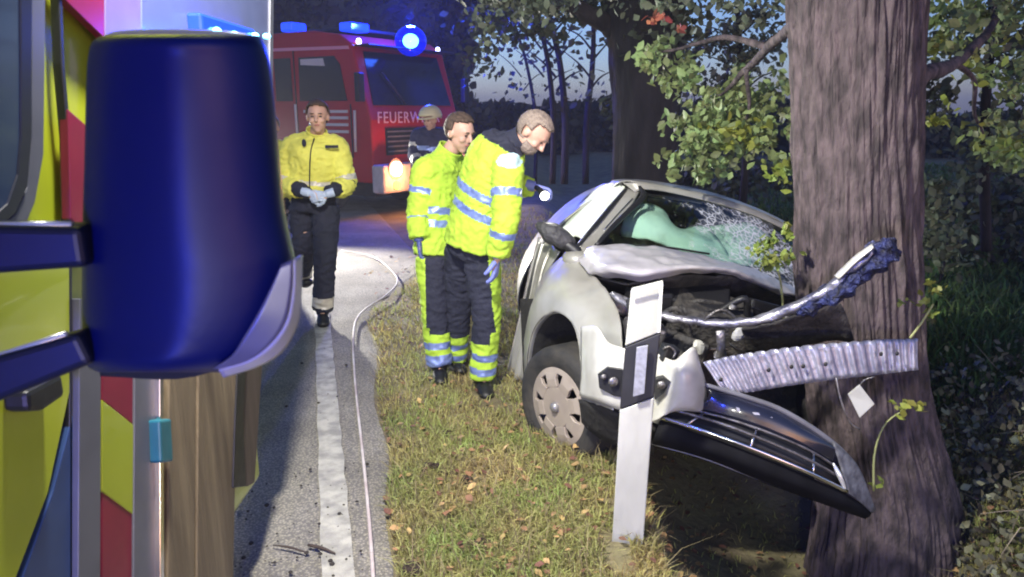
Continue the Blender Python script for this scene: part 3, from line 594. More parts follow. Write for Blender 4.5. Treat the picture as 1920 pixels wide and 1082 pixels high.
# wheels
def wheel(parent, c, nrm, up, r=.305, wd=.19, m_cap=None, spokes=8):
    nrm = Vector(nrm).normalized(); up = Vector(up); up = (up - nrm * up.dot(nrm)).normalized(); s = nrm.cross(up)
    Mx = Matrix((s, nrm, up)).transposed()      # local y = outward normal
    prof = [(r * .64, .00), (r * .70, .012), (r * .86, .022), (r * .96, .008), (r, -.025), (r, -wd + .02), (r * .95, -wd - .005), (r * .8, -wd - .02), (r * .6, -wd)]
    n_ = 56; V = []; Fc_ = []
    for i in range(n_):
        a = 2 * math.pi * i / n_
        for (rr, y) in prof: V.append(Vector(c) + Mx @ Vector((math.cos(a) * rr, y, math.sin(a) * rr)))
    k = len(prof)
    for i in range(n_):
        for j in range(k - 1): Fc_.append((i * k + j, ((i + 1) % n_) * k + j, ((i + 1) % n_) * k + j + 1, i * k + j + 1))
    wp = mk('wheel', *ell_geo(Vector(c) - nrm * .09, (.07, .07, .07), 10, 6), M_blk, parent)
    t = mk('tyre', V, Fc_, M_rub, wp, smooth=True)
    # rim bowl
    V = []; Fc_ = []; rp_ = [(r * .66, -.002), (r * .62, -.05), (r * .3, -.07), (.0, -.07)]
    for i in range(n_):
        a = 2 * math.pi * i / n_
        for rr, y in rp_: V.append(Vector(c) + Mx @ Vector((math.cos(a) * rr, y, math.sin(a) * rr)))
    k = len(rp_)
    for i in range(n_):
        for j in range(k - 1): Fc_.append((i * k + j, ((i + 1) % n_) * k + j, ((i + 1) % n_) * k + j + 1, i * k + j + 1))
    mk('rim', V, Fc_, M_blk, wp, smooth=True)
    # hubcap: ring, hub and wide spokes with holes between
    geos = []
    def ring(r0, r1, y0, y1, n2=56):
        V = []; Fc2 = []
        for i in range(n2):
            a = 2 * math.pi * i / n2
            for rr, y in ((r0, y0), (r1, y1), (r1, y1 - .014), (r0, y0 - .014)): V.append(Vector(c) + Mx @ Vector((math.cos(a) * rr, y, math.sin(a) * rr)))
        for i in range(n2):
            for j in range(4): Fc2.append((i * 4 + j, ((i + 1) % n2) * 4 + j, ((i + 1) % n2) * 4 + (j + 1) % 4, i * 4 + (j + 1) % 4))
        return V, Fc2
    geos.append(ring(r * .565, r * .665, .010, .004)); geos.append(ring(.002, r * .34, .020, .016))
    for i in range(spokes):
        a = 2 * math.pi * (i + .5) / spokes; u = Vector((math.cos(a), 0, math.sin(a))); v_ = Vector((-math.sin(a), 0, math.cos(a)))
        w0 = r * .34 * math.tan(math.pi / spokes) * .9; w1 = r * .57 * math.tan(math.pi / spokes) * .66
        pl_ = [u * r * .33 - v_ * w0, u * r * .46 - v_ * w1 * .75, u * r * .58 - v_ * w1, u * r * .58 + v_ * w1, u * r * .46 + v_ * w1 * .75, u * r * .33 + v_ * w0]
        ys_ = [.018, .017, .009, .009, .017, .018]
        Vs = [Vector(c) + Mx @ (p + Vector((0, y, 0))) for p, y in zip(pl_, ys_)] + [Vector(c) + Mx @ (p + Vector((0, y - .02, 0))) for p, y in zip(pl_, ys_)]
        geos.append((Vs, [tuple(range(6)), tuple(range(11, 5, -1))] + [(i2, i2 + 6, (i2 + 1) % 6 + 6, (i2 + 1) % 6) for i2 in range(6)]))
    o = mk('hubcap', *merge(geos), m_cap or M_cap, wp)
    bm = bmesh.new(); bm.from_mesh(o.data); bmesh.ops.recalc_face_normals(bm, faces=bm.faces); bm.to_mesh(o.data); bm.free(); bevel(o, .003)
    mk('hub_badge', *ell_geo(Vector(c) + nrm * .02, (.03, .03, .03), 12, 8), mat('hub_badge_grey', (.25, .24, .24), .4, .5), wp, smooth=True)
    return wp
nr = Vector((-.80, -.60, .02))
wheel(car, P(1047, 762, 3.60), nr, (.1, 0, 1), r=.315, wd=.20, spokes=8)
wheel(car, Vector((.22, 6.25, .24)), (-1, 0, .2), (.1, 0, 1))
wheel(car, Vector((1.80, 6.25, .0)), (1, 0, -.2), (.1, 0, 1))
wheel(car, Vector((1.78, 4.3, -.1)), (1, 0, -.2), (.1, 0, 1))
settle(car)

# ------------------------------------------------------------------ marker post
post = root('marker_post', 'white roadside marker post with slanted top and black band holding a grey reflector', 'marker post', loc=onz(1178, 1040))
Yp = 2.66
M_post = mat('post_plastic', (.50, .50, .45), .6, color2=(.40, .40, .35), scale=7, bump=.15, bscale=30, stretch=(1, 1, .4))
M_pblk = mat('post_black', (.02, .02, .024), .5, var=.3)
def post_seg(name, poly, m, dd=.055):
    """front face polygon in pixels plus a wedge-shaped back"""
    f = [P(x, y, Yp - .02 * (x - 1160) / 60) for x, y in poly]
    return prism(name, f, (.012, dd, 0), m, post, .004)
post_seg('post_foot', [(1162, 770), (1226, 746), (1200, 1100), (1143, 1090)], M_post)
post_seg('black_band', [(1172, 651), (1238, 625), (1226, 744), (1162, 768)], M_pblk)
post_seg('post_head', [(1183, 546), (1243, 531), (1238, 623), (1172, 649)], M_post)
f = [P(x, y, Yp - .026 - .02 * (x - 1160) / 60) for x, y in [(1194, 652), (1215, 648), (1208, 738), (1187, 744)]]
prism('reflector', f, (.001, .010, 0), mat('grey_reflector', (.42, .43, .50), .3, .3, var=.3, scale=60), post, .001)
for pl_ in ([(1183, 546), (1243, 531), (1243, 537), (1183, 553)], [(1237, 536), (1243, 531), (1238, 623), (1233, 624)]):
    f = [P(x, y, Yp - .021 - .02 * (x - 1160) / 60) for x, y in pl_]
    prism('head_rim', f, (0, .004, 0), mat('post_rim_white', (.75, .75, .72), .4), post)
settle(post)

# ------------------------------------------------------------------ trees
M_bark = mat('oak_bark', (.11, .082, .085), .92, color2=(.035, .027, .028), scale=22, bump=1.0, bscale=48, stretch=(1, 1, .34))
M_bark2 = mat('unlit_bark', (.016, .014, .018), .95, var=.5, scale=9, bump=.8, stretch=(1, 1, .25))  # darkness of the trunks beyond the lamps is put into this colour
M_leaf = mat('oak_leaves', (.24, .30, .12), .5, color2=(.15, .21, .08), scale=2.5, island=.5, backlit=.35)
M_leafy = mat('yellowing_leaves', (.30, .33, .06), .5, color2=(.18, .25, .05), scale=3, island=.4, backlit=.4)
M_leafr = mat('rusty_leaves', (.42, .13, .07), .6, color2=(.25, .10, .06), island=.4, backlit=.3)
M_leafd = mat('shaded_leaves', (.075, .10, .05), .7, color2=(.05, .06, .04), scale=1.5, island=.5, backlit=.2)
M_leafg = mat('grey_green_leaves', (.13, .16, .10), .6, color2=(.075, .09, .06), scale=1.5, island=.5, backlit=.3)
def cloud(n_, c, r, g, clump=14, tight=.28):
    """points in clumps inside an ellipsoid"""
    cs = []
    while len(cs) < clump:
        p = g.uniform(-1, 1, 3)
        if np.linalg.norm(p) < 1: cs.append(p)
    cs = np.array(cs); k = g.integers(0, clump, n_)
    p = cs[k] + g.normal(0, tight, (n_, 3)) * g.uniform(.4, 1.1, (clump, 1))[k]
    return p * np.array(r) + np.array(c)
def bark_trunk(name, pts, rad, m, parent, na=180, nl=260, amp=.012, freq=26):
    V = []; C_ = catmull(pts, nl); Rr = cat1(rad, nl)
    for i in range(nl):
        for j in range(na):
            a = 2 * math.pi * j / na; c_, s_ = math.cos(a), math.sin(a); z = C_[i].z
            q = Vector((c_ * freq * .28, s_ * freq * .28, z * 1.5)); wv = noise.noise_vector(q * .5) * .8
            rdg = abs(noise.noise(q + wv)) + .5 * abs(noise.noise(q * 2.3 + wv))
            big = noise.noise(Vector((c_ * 1.2, s_ * 1.2, z * .5)))
            r = Rr[i] * (1 + .05 * big) + amp * (rdg * 2.0 - .6)
            V.append(C_[i] + Vector((c_ * r, s_ * r, 0)))
    Fc_ = [(i * na + j, i * na + (j + 1) % na, (i + 1) * na + (j + 1) % na, (i + 1) * na + j) for i in range(nl - 1) for j in range(na)]
    return mk(name, V, Fc_, m, parent, smooth=True)
g = np.random.default_rng(11)
oak = root('oak_tree', 'thick furrowed oak trunk that the silver car has struck, lit blue from above', 'tree', loc=(1.82, 3.6, -.4))
bark_trunk('trunk', [P(1668, 1000, 3.62) + Vector((0, 0, -.75)), P(1664, 960, 3.6), P(1632, 760, 3.6), P(1612, 560, 3.62), P(1604, 300, 3.68), P(1602, 60, 3.72), P(1600, -200, 3.8), P(1598, -560, 3.9)], [.42, .35, .295, .282, .285, .292, .305, .32], M_bark, oak, 320, 420, .022, 44)
def limb(parent, pts, r0, r1, m=M_bark, s=16, n_=8):
    k = len(pts); rr = [r0 + (r1 - r0) * i / (k - 1) for i in range(k)]
    V, Fc_ = tube_geo(pts, rr, n_, None, s); V = [v + r0 * .35 * noise.noise_vector(v * 9) for v in V]
    return mk('branch', V, Fc_, m, parent, smooth=True)
limb(oak, [P(1700, 165, 3.75), P(1745, 135, 3.9), P(1790, 118, 4.2), P(1850, 60, 4.6), P(1900, -40, 5)], .05, .02)
limb(oak, [P(1790, 118, 4.2), P(1825, 150, 4.35), P(1828, 215, 4.4), P(1845, 250, 4.45)], .018, .006)
limb(oak, [P(1500, 40, 3.7), P(1440, 90, 4.1), P(1380, 150, 4.5), P(1330, 200, 4.7)], .035, .008)
limb(oak, [P(1440, 90, 4.1), P(1360, 70, 4.4), P(1280, 90, 4.7), P(1225, 100, 4.9)], .02, .006)
limb(oak, [P(1400, 130, 4.3), P(1400, 220, 4.5), P(1340, 290, 4.6)], .014, .005)
limb(oak, [P(1500, -120, 3.8), P(1300, -150, 4.5), P(1050, -90, 5.5), P(930, 20, 6.2)], .06, .012)
Cs = []
def sp(n_, px, py, Y, rx, ry, rz=.25, clump=9, tight=.3):
    c = cloud(n_, P(px, py, Y), (rx / F * Y, rz, ry / F * Y), g, clump, tight)
    return c[(c[:, 2] > 1.26) | (c[:, 0] > 2.2) | (c[:, 1] < 3.6) | (c[:, 1] > 7.2)]   # nothing grows through the car
Cs = [sp(150, 1255, 120, 4.9, 60, 45), sp(60, 1228, 100, 4.9, 26, 18), sp(70, 1290, 155, 4.8, 20, 40), sp(330, 1370, 215, 4.7, 90, 45), sp(420, 1320, 265, 4.6, 75, 50), sp(160, 1300, 310, 4.6, 42, 38),
      sp(260, 1420, 180, 4.7, 65, 50), sp(120, 1450, 250, 4.6, 40, 36), sp(60, 1470, 390, 4.2, 16, 26), sp(40, 1472, 300, 4.3, 12, 20), sp(40, 1340, 215, 4.6, 30, 30)]
leaf_mesh('foliage', np.concatenate(Cs), .062, M_leaf, oak, seed=21)
leaf_mesh('foliage', np.concatenate([sp(120, 1390, 262, 4.5, 70, 30), sp(50, 1465, 350, 4.2, 18, 50), sp(70, 1840, 120, 4.5, 90, 110), sp(60, 1890, 270, 4.6, 40, 30), sp(20, 1785, 232, 4.3, 12, 10)]), .06, M_leafy, oak, seed=22)
leaf_mesh('foliage', np.concatenate([sp(420, 1830, 40, 4.6, 110, 70), sp(240, 1890, 160, 4.8, 60, 60), sp(140, 1760, 60, 4.4, 40, 40), sp(200, 1890, 260, 4.8, 50, 50)]), .058, M_leaf, oak, seed=23)
leaf_mesh('foliage', np.concatenate([sp(9, 1208, 35, 4.7, 20, 14), sp(12, 1262, 40, 4.8, 26, 16)]), .06, M_leafr, oak, seed=24)
leaf_mesh('foliage', np.concatenate([sp(160, 1350, 20, 5.0, 140, 40, .4), sp(260, 980, 15, 6.0, 90, 34, .5), sp(160, 1060, 0, 6.0, 90, 40, .5), sp(60, 915, 60, 6.2, 40, 50, .4)]), .065, M_leafg, oak, seed=25)
# crown out of the frame above, that shades the scene as the real one does
g2_ = np.random.default_rng(5)
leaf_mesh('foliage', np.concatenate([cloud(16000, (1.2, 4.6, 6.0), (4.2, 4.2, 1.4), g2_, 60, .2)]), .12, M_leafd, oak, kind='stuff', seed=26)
settle(oak)

oak2 = root('oak_tree', 'dark thick trunk standing behind the wrecked car roof', 'tree', loc=(2.05, 8.2, 0))
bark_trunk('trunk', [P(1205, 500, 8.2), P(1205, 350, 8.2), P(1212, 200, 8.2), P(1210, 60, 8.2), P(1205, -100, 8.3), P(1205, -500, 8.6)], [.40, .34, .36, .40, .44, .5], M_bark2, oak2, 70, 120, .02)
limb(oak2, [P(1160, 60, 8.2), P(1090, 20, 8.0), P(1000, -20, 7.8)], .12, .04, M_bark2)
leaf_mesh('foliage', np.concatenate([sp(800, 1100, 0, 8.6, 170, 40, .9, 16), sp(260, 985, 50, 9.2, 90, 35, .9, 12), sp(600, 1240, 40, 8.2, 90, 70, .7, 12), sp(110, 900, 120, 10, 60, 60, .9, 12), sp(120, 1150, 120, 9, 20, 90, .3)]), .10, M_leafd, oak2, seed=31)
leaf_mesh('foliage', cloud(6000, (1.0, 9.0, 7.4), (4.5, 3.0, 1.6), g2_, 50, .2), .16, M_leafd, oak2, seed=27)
settle(oak2)
# slender stems between the people and the dark trunk
lbs = ['slender dark tree stem just left of centre of the bright sky gap', 'slender dark tree stem in the middle of the sky gap, right of its twin', 'slender dark tree stem at the right of the sky gap beside the thick dark trunk', 'thin leaning tree stem at the left side of the sky gap']
for i, (x0, x1, Y, r) in enumerate([(1036, 1008, 13, .055), (1058, 1030, 13.4, .07), (1098, 1112, 14, .065), (1003, 960, 15, .04)]):
    t = root('slender_tree', lbs[i], 'tree', 'slender trees behind the people', loc=P(x0, 345, Y))
    tube('trunk', [P(x0, 345, Y), P(x0 + 2, 230, Y), P((x0 + x1) / 2 + 6, 120, Y), P(x1, 20, Y), P(x1 - 10, -120, Y)], [r, r * .9, r * .75, r * .6, r * .4], M_bark2, t, samples=20, n=8)
    for k in range(7):
        y = 170 - k * 26; sgn = (-1) ** k; bx = x0 + (x1 - x0) * (345 - y) / 345
        tube('branch', [P(bx, y, Y), P(bx + sgn * 22, y - 26, Y + .2), P(bx + sgn * 52, y - 40 - 10 * (k % 3), Y + .4)], [r * .35, r * .25, r * .1], M_bark2, t, samples=8, n=5)
    gg = np.random.default_rng(60 + i)
    leaf_mesh('foliage', np.concatenate([cloud(110, P(x1 - 20, 30, Y), (1.2, .8, .6), gg, 12, .3), cloud(34, P(x0 - 15, 140, Y), (.8, .8, .7), gg, 12, .2)]), .13, M_leafg if i % 2 else M_leafd, t, seed=40 + i)
    settle(t)
# small tree half lit behind the near leaves
t = root('young_tree', 'pale grey green young tree seen between the two thick trunks', 'tree', loc=P(1390, 420, 9))
tube('trunk', [P(1390, 420, 9), P(1400, 250, 9), P(1385, 60, 9), P(1380, -60, 9)], [.05, .045, .035, .02], M_bark2, t, samples=14)
for k in range(8):
    y = 230 - k * 28; s_ = (-1) ** k
    tube('branch', [P(1392, y, 9), P(1392 + s_ * 35, y - 30, 9.1), P(1392 + s_ * 80, y - 45, 9.2)], [.016, .01, .004], M_bark2, t, samples=8, n=5)
leaf_mesh('foliage', np.concatenate([sp(1100, 1390, 90, 9, 100, 70, .7, 22, .22), sp(350, 1360, 190, 9, 80, 40, .6, 12)]), .075, M_leafg, t, seed=51)
settle(t)
t = root('young_tree', 'leafy young tree at the right edge of the photo behind the trunk', 'tree', loc=P(1850, 470, 7.2))
tube('trunk', [P(1850, 470, 7.2), P(1845, 250, 7.2), P(1860, 40, 7.3), P(1850, -60, 7.4)], [.05, .045, .035, .02], M_bark2, t, samples=14)
leaf_mesh('foliage', np.concatenate([sp(900, 1860, 60, 7, 90, 100, .6, 20, .22), sp(500, 1890, 240, 7, 55, 90, .6, 14), sp(200, 1745, 190, 7.6, 20, 60, .4, 8)]), .085, M_leafg, t, seed=52)
settle(t)
# low sprouts
def sprout(name, label, pts, leaves, m, cat='plant'):
    t = root(name, label, cat, loc=pts[0])
    tube('stem', pts, [.006, .005, .004, .003][:len(pts)], mat('sprout_stem', (.28, .30, .12), .7), t, n=6, samples=14)
    leaf_mesh('foliage', leaves, .036, m, t, seed=len(label)); settle(t)
sprout('sprout', 'yellow green leafy sprout against the left foot of the thick trunk above the bonnet', [P(1470, 600, 3.55), P(1462, 520, 3.5), P(1440, 470, 3.45)], np.concatenate([sp(170, 1445, 478, 3.42, 46, 28, .08, 9), sp(30, 1475, 440, 3.42, 12, 26, .05, 4)]), M_leafy)
sprout('sprout', 'thin arching stem with small leaves in front of the trunk below the hanging scrap', [P(1638, 920, 3.05), P(1640, 850, 3.04), P(1660, 795, 3.02), P(1706, 762, 3.0)], np.concatenate([sp(26, 1702, 764, 3.0, 34, 14, .04, 6), sp(8, 1645, 905, 3.04, 10, 16, .04, 3)]), M_leafy)
sprout('sprout', 'twig with a few pale leaves beside the right end of the ribbed beam', [P(1706, 634, 3.1), P(1728, 605, 3.1), P(1750, 570, 3.1)], np.concatenate([sp(14, 1735, 575, 3.1, 30, 20, .04, 6), sp(14, 1748, 540, 3.1, 26, 16, .04, 6), sp(4, 1690, 572, 3.1, 12, 5, .03, 2)]), M_leafy)
# bushes right of the trunk
def bush(label, items, size, m, loc):
    t = root('bush', label, 'bush', loc=loc); leaf_mesh('foliage', np.concatenate(items), size, m, t, seed=len(label)); 
    p = Vector(loc); tube('stem', [p, p + Vector((.03, 0, .4)), p + Vector((-.02, 0, .8))], [.015, .012, .006], M_bark2, t, samples=6); settle(t)
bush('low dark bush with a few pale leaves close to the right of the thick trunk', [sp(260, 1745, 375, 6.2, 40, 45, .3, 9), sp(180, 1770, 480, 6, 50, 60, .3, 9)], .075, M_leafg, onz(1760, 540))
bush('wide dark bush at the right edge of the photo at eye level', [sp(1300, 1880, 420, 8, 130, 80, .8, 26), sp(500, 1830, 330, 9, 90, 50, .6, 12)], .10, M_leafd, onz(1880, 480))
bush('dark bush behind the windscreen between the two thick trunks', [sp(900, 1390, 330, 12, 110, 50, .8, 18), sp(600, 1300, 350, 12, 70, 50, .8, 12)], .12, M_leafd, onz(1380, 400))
# hedgerow and tall trees far off
def mass(name, label, cat, items, size, m, loc, core=None, kind=None, group=None):
    t = root(name, label, cat, group, loc=loc); leaf_mesh('foliage', np.concatenate(items), size, m, t, seed=len(label))
    if core:
        V, Fc_ = merge([ell_geo(c, r, 24, 14) for c, r in core]); V = [v + .4 * noise.noise_vector(v * .8) for v in V]
        mk('inner_branches', V, Fc_, M_leafd, t, smooth=True)
    settle(t)
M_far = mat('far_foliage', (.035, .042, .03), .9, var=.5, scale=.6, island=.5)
def hedge(label, x0, x1, top, Y, n_, loc):
    g = np.random.default_rng(n_); xs_ = g.uniform((x0 - 960) / F * Y, (x1 - 960) / F * Y, n_)
    zt = 1.7 + (207 - top) / F * Y
    tops = np.array([zt + .5 * noise.noise(Vector((x * .6, Y, 0))) + .3 * noise.noise(Vector((x * 2.1, Y, 2))) for x in xs_])
    zs = -1 + (tops + 1) * g.random(n_) ** .6
    t = root('hedgerow', label, 'hedge', loc=loc)
    leaf_mesh('foliage', np.stack([xs_, Y + g.normal(0, .8, n_), zs], 1), .5, M_far, t, seed=n_)
    a, b_ = (x0 - 960) / F * Y, (x1 - 960) / F * Y
    k = 40; V = [Vector((a + (b_ - a) * i / k, Y + dy, zz)) for i in range(k + 1) for dy, zz in ((-.5, -1.2), (-.4, zt * .7), (.4, zt * .7), (.5, -1.2))]
    Fc_ = [(i * 4 + j, i * 4 + j + 1, (i + 1) * 4 + j + 1, (i + 1) * 4 + j) for i in range(k) for j in range(3)]
    mk('inner_branches', V, Fc_, M_far, t); settle(t)
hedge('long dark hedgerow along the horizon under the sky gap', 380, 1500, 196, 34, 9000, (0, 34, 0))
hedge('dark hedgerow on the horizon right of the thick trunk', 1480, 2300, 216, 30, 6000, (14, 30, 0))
gg = np.random.default_rng(77)
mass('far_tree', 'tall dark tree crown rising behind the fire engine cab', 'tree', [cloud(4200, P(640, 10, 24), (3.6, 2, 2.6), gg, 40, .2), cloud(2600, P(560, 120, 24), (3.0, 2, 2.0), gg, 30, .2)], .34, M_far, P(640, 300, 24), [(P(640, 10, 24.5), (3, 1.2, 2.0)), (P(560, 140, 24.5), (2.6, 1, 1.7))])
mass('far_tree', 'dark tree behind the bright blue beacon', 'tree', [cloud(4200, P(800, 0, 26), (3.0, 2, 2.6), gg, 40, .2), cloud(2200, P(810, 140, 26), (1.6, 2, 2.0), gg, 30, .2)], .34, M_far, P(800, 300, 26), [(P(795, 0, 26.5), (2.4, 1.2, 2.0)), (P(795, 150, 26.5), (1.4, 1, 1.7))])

# ------------------------------------------------------------------ fire engine
M_fred = mat('fire_red', (.42, .010, .014), .45, color2=(.34, .008, .012), scale=1.4, coat=.1, spec=.3)
M_fwh = mat('cream_stripe', (.62, .56, .54), .5)
M_blue = mat('blue_lens', (.01, .03, .6), .15, emit=(.01, .06, 1), estr=2.2)
M_bglow = mat('blue_beacon_glow', (.3, .5, 1), .3, emit=(.35, .60, 1), estr=30)
eng = root('fire_engine', 'red fire engine with lettering on its front and lit headlight', 'fire engine', loc=(-2.25, 12, 0))
C0 = Vector((-2.22, 12, 0)); vf = Vector((.53, .85, 0)).normalized(); vs = Vector((-.85, .53, 0)).normalized()
def T(u, v, z): return C0 + vf * u + vs * v + Vector((0, 0, z))
Wd = 2.35
def tprism(name, pts, d, m, parent=eng, bev=.01): return prism(name, [T(*p) for p in pts], d, m, parent, bev)
# cab side as a profile extruded across the width, window openings inset
prof = [(0, .55), (.02, 1.55), (.36, 2.72), (.62, 2.88), (1.2, 2.96), (2.25, 2.96), (2.25, .55), (1.7, .55), (1.6, .95), (1.25, 1.08), (.85, .95), (.75, .55)]
tprism('cab', [(0, v, z) for v, z in prof], vf * Wd, M_fred, bev=.03)
box('body', T(Wd / 2, 4.4, 1.75), (Wd, 4.1, 2.3), M_fred, eng, frame_rot(vf, (0, 0, 1)), .04)
box('chassis', T(Wd / 2, 3.4, .45), (1.9, 6.4, .3), M_under, eng, frame_rot(vf, (0, 0, 1)))
def sidepanel(name, pts, m, proud=.012, t=.03): return tprism(name, [(-proud, v, z) for v, z in pts], vf * t, m, bev=0)
Mtg = mat('cab_glass', (.008, .010, .016), .12, spec=.35)
sidepanel('side_window', [(.50, 1.85), (.62, 2.42), (.74, 2.55), (1.55, 2.55), (1.58, 1.85)], Mtg)
sidepanel('side_window', [(1.75, 1.85), (1.75, 2.55), (2.15, 2.55), (2.15, 1.85)], Mtg)
sidepanel('window_blind', [(.95, 2.40), (.98, 2.52), (1.5, 2.52), (1.5, 2.43)], M_fwh, .02)
sidepanel('door_seam', [(.42, .95), (.42, 1.8), (.44, 1.8), (.44, .95)], M_blk, .016)
sidepanel('door_seam', [(1.66, .95), (1.66, 2.7), (1.68, 2.7), (1.68, .95)], M_blk, .016)
for z, v0, v1 in ((1.66, .5, 1.5), (1.56, .5, 1.1), (1.45, .5, 1.4), (1.34, .5, 1.0)): sidepanel('door_stripe', [(v0, z), (v0, z + .045), (v1, z + .045), (v1, z)], M_fwh, .018)
sidepanel('roof_stripe', [(.40, 2.64), (.42, 2.69), (2.2, 2.72), (2.2, 2.67)], mat('pink_reflective', (.75, .30, .40), .4), .018)
tube('grab_rail', [T(-.08, .30, 1.05), T(-.08, .28, 1.7)], .022, M_fwh, eng, n=8)
tube('grab_rail', [T(-.08, 1.62, 1.1), T(-.08, 1.62, 1.8)], .02, M_fwh, eng, n=8)
# slanted front: windscreen, pillars
def fr(u, z):   # point on the slanted front
    k = (z - 1.55) / (2.72 - 1.55); v = .02 + .34 * max(0, k); return T(u, v, z)
out = (-vs * 1.0).normalized()
def frontpanel(name, pts, m, proud=.012, bev=0): return prism(name, [fr(u, z) + out * proud for u, z in pts], -out * .03, m, eng, bev)
frontpanel('windscreen', [(.14, 1.78), (.22, 2.62), (Wd - .22, 2.62), (Wd - .14, 1.78)], Mtg)
frontpanel('grille', [(.32, .98), (.32, 1.42), (Wd - .32, 1.42), (Wd - .32, .98)], M_blk, .02)
for i in range(5): frontpanel('grille_slat', [(.36, 1.03 + i * .08), (.36, 1.055 + i * .08), (Wd - .36, 1.055 + i * .08), (Wd - .36, 1.03 + i * .08)], M_trim, .035)
box('front_bumper', T(Wd / 2, -.10, .62), (Wd + .06, .26, .46), mat('bumper_white', (.55, .50, .48), .5, var=.3), eng, frame_rot(vf, (0, 0, 1)), .04)
tube('wiper', [fr(.9, 1.8) + out * .05, fr(.5, 2.3) + out * .05], .012, M_blk, eng)
box('sun_visor', fr(Wd / 2, 2.70) + out * .16, (Wd - .1, .30, .03), M_blk, eng, frame_rot(vf, (0, 0, 1)), .01)
for u in (-.22, Wd + .22): box('door_mirror', T(u, .02, 2.05), (.14, .10, .44), M_blk, eng, frame_rot(vf, (0, 0, 1)), .02)
# lettering
cu = bpy.data.curves.new('lettering', 'FONT'); cu.body = 'FEUERWEHR'; cu.size = .26; cu.extrude = .004; cu.align_x = 'CENTER'; cu.space_character = 1.15
tmp = bpy.data.objects.new('lettering', cu); col.objects.link(tmp); dg = bpy.context.evaluated_depsgraph_get()
me = bpy.data.meshes.new_from_object(tmp.evaluated_get(dg)); bpy.data.objects.remove(tmp)
lt = obj('lettering', me, mat('lettering_pink', (.72, .42, .50), .5), eng)
lt.matrix_world = Matrix.Translation(T(.92, -.02, 1.50) + Vector((0, 0, 0))) @ Matrix((vf, Vector((0, 0, 1)), out)).transposed().to_4x4()
# lamps
def disc(name, c, nrm, r, m, parent, t=.03):
    V, Fc_ = tube_geo([Vector(c), Vector(c) + Vector(nrm) * t], [r, r], 24); return mk(name, V, Fc_, m, parent)
M_head = mat('headlight_glow', (1, .9, .75), .3, emit=(1, .80, .52), estr=26)
M_ind = mat('indicator_glow', (1, .4, .05), .3, emit=(1, .38, .06), estr=7)
M_ring = mat('lamp_bezel', (.6, .3, .25), .3, .5)
for u, on in ((.26, 1), (Wd - .26, 1)):
    disc('lamp_bezel', T(u, -.225, .78), out, .17, M_ring, eng, .02); disc('headlight', T(u, -.245, .78), out, .115, M_head, eng, .03)
    disc('indicator', T(u, -.235, .52), out, .07, M_ind, eng, .02)
    disc('upper_lamp', fr(u * .6 if u < 1 else Wd - .15, 2.76) + out * .02, out, .05, mat('small_lamp_glow', (1, 1, 1), .3, emit=(.8, .85, 1), estr=9), eng, .02)
box('light_bar', T(.5, .75, 3.02), (.45, .26, .14), M_blue, eng, frame_rot(vf, (0, 0, 1)), .03)
box('light_bar', T(.25, 1.9, 3.06), (.35, .26, .15), M_blue, eng, frame_rot(vf, (0, 0, 1)), .03)
box('roof_rack', T(1.1, 1.2, 3.0), (1.5, .9, .05), M_blk, eng, frame_rot(vf, (0, 0, 1)), .01)
# big beacon over the front
bc = P(770, 77, 12.7)
mk('beacon', *ell_geo(bc, (.13, .13, .115), 20, 12), M_bglow, eng, smooth=True)
bd = glass('blue_bloom', (.10, .25, 1)); _n = bd.node_tree; _e = _n.nodes.new('ShaderNodeEmission'); _e.inputs[0].default_value = (.004, .02, 1, 1); _e.inputs[1].default_value = .55; _a = _n.nodes.new('ShaderNodeAddShader'); _o = _n.nodes['Material Output']; _s = _o.inputs[0].links[0].from_socket; _n.links.new(_s, _a.inputs[0]); _n.links.new(_e.outputs[0], _a.inputs[1]); _n.links.new(_a.outputs[0], _o.inputs[0])
mk('beacon_bloom', *ell_geo(bc, (.26, .26, .24), 28, 18), bd, eng, smooth=True)  # oversized glowing dome stands in for the bloom around the beacon
tube('beacon_post', [T(1.5, .5, 2.9), Vector((bc.x, bc.y, bc.z - .1))], .04, M_blk, eng)
def ringgeo(c, R_, r): 
    V = []; Fc_ = []
    for i in range(28):
        a = i / 28 * 6.2832
        for j in range(8):
            b2 = j / 8 * 6.2832; V.append(Vector(c) + vf * (math.cos(a) * (R_ + r * math.cos(b2))) + Vector((0, 0, math.sin(a) * (R_ + r * math.cos(b2)))) + out * (r * math.sin(b2)))
    for i in range(28):
        for j in range(8): Fc_.append((i * 8 + j, ((i + 1) % 28) * 8 + j, ((i + 1) % 28) * 8 + (j + 1) % 8, i * 8 + (j + 1) % 8))
    return V, Fc_
def bigwheel(parent, c, nrm, r, wd):
    wp = disc('wheel', Vector(c), nrm, r, M_rub, parent, wd); bevel(wp, .05, 3)
    disc('rim', Vector(c) + Vector(nrm) * wd, nrm, r * .55, M_alu, wp, .02); disc('hub', Vector(c) + Vector(nrm) * (wd + .02), nrm, r * .22, M_blk, wp, .06)
for v in (1.25, 5.2):
    bigwheel(eng, T(.28, v, .50), -vf, .5, .28); bigwheel(eng, T(Wd - .28, v, .50), vf, .5, .28)
settle(eng)
# beams and glow of the fire engine's own lamps
hl = lamp('engine_headlight', 'SPOT', T(.26, -.36, .78), 260, (1, .84, .62), .12, target=T(.2, -8, .2), angle=95, blend=.6)
lamp('engine_headlight', 'SPOT', T(Wd - .26, -.36, .78), 160, (1, .84, .62), .12, target=T(2.2, -8, .2), angle=95, blend=.6)
lamp('engine_indicator', 'POINT', T(.26, -.50, .66), 55, (1, .35, .12), .08)
lamp('engine_beacon', 'POINT', bc + Vector((0, .10, .40)), 1500, (.015, .04, 1), .12)

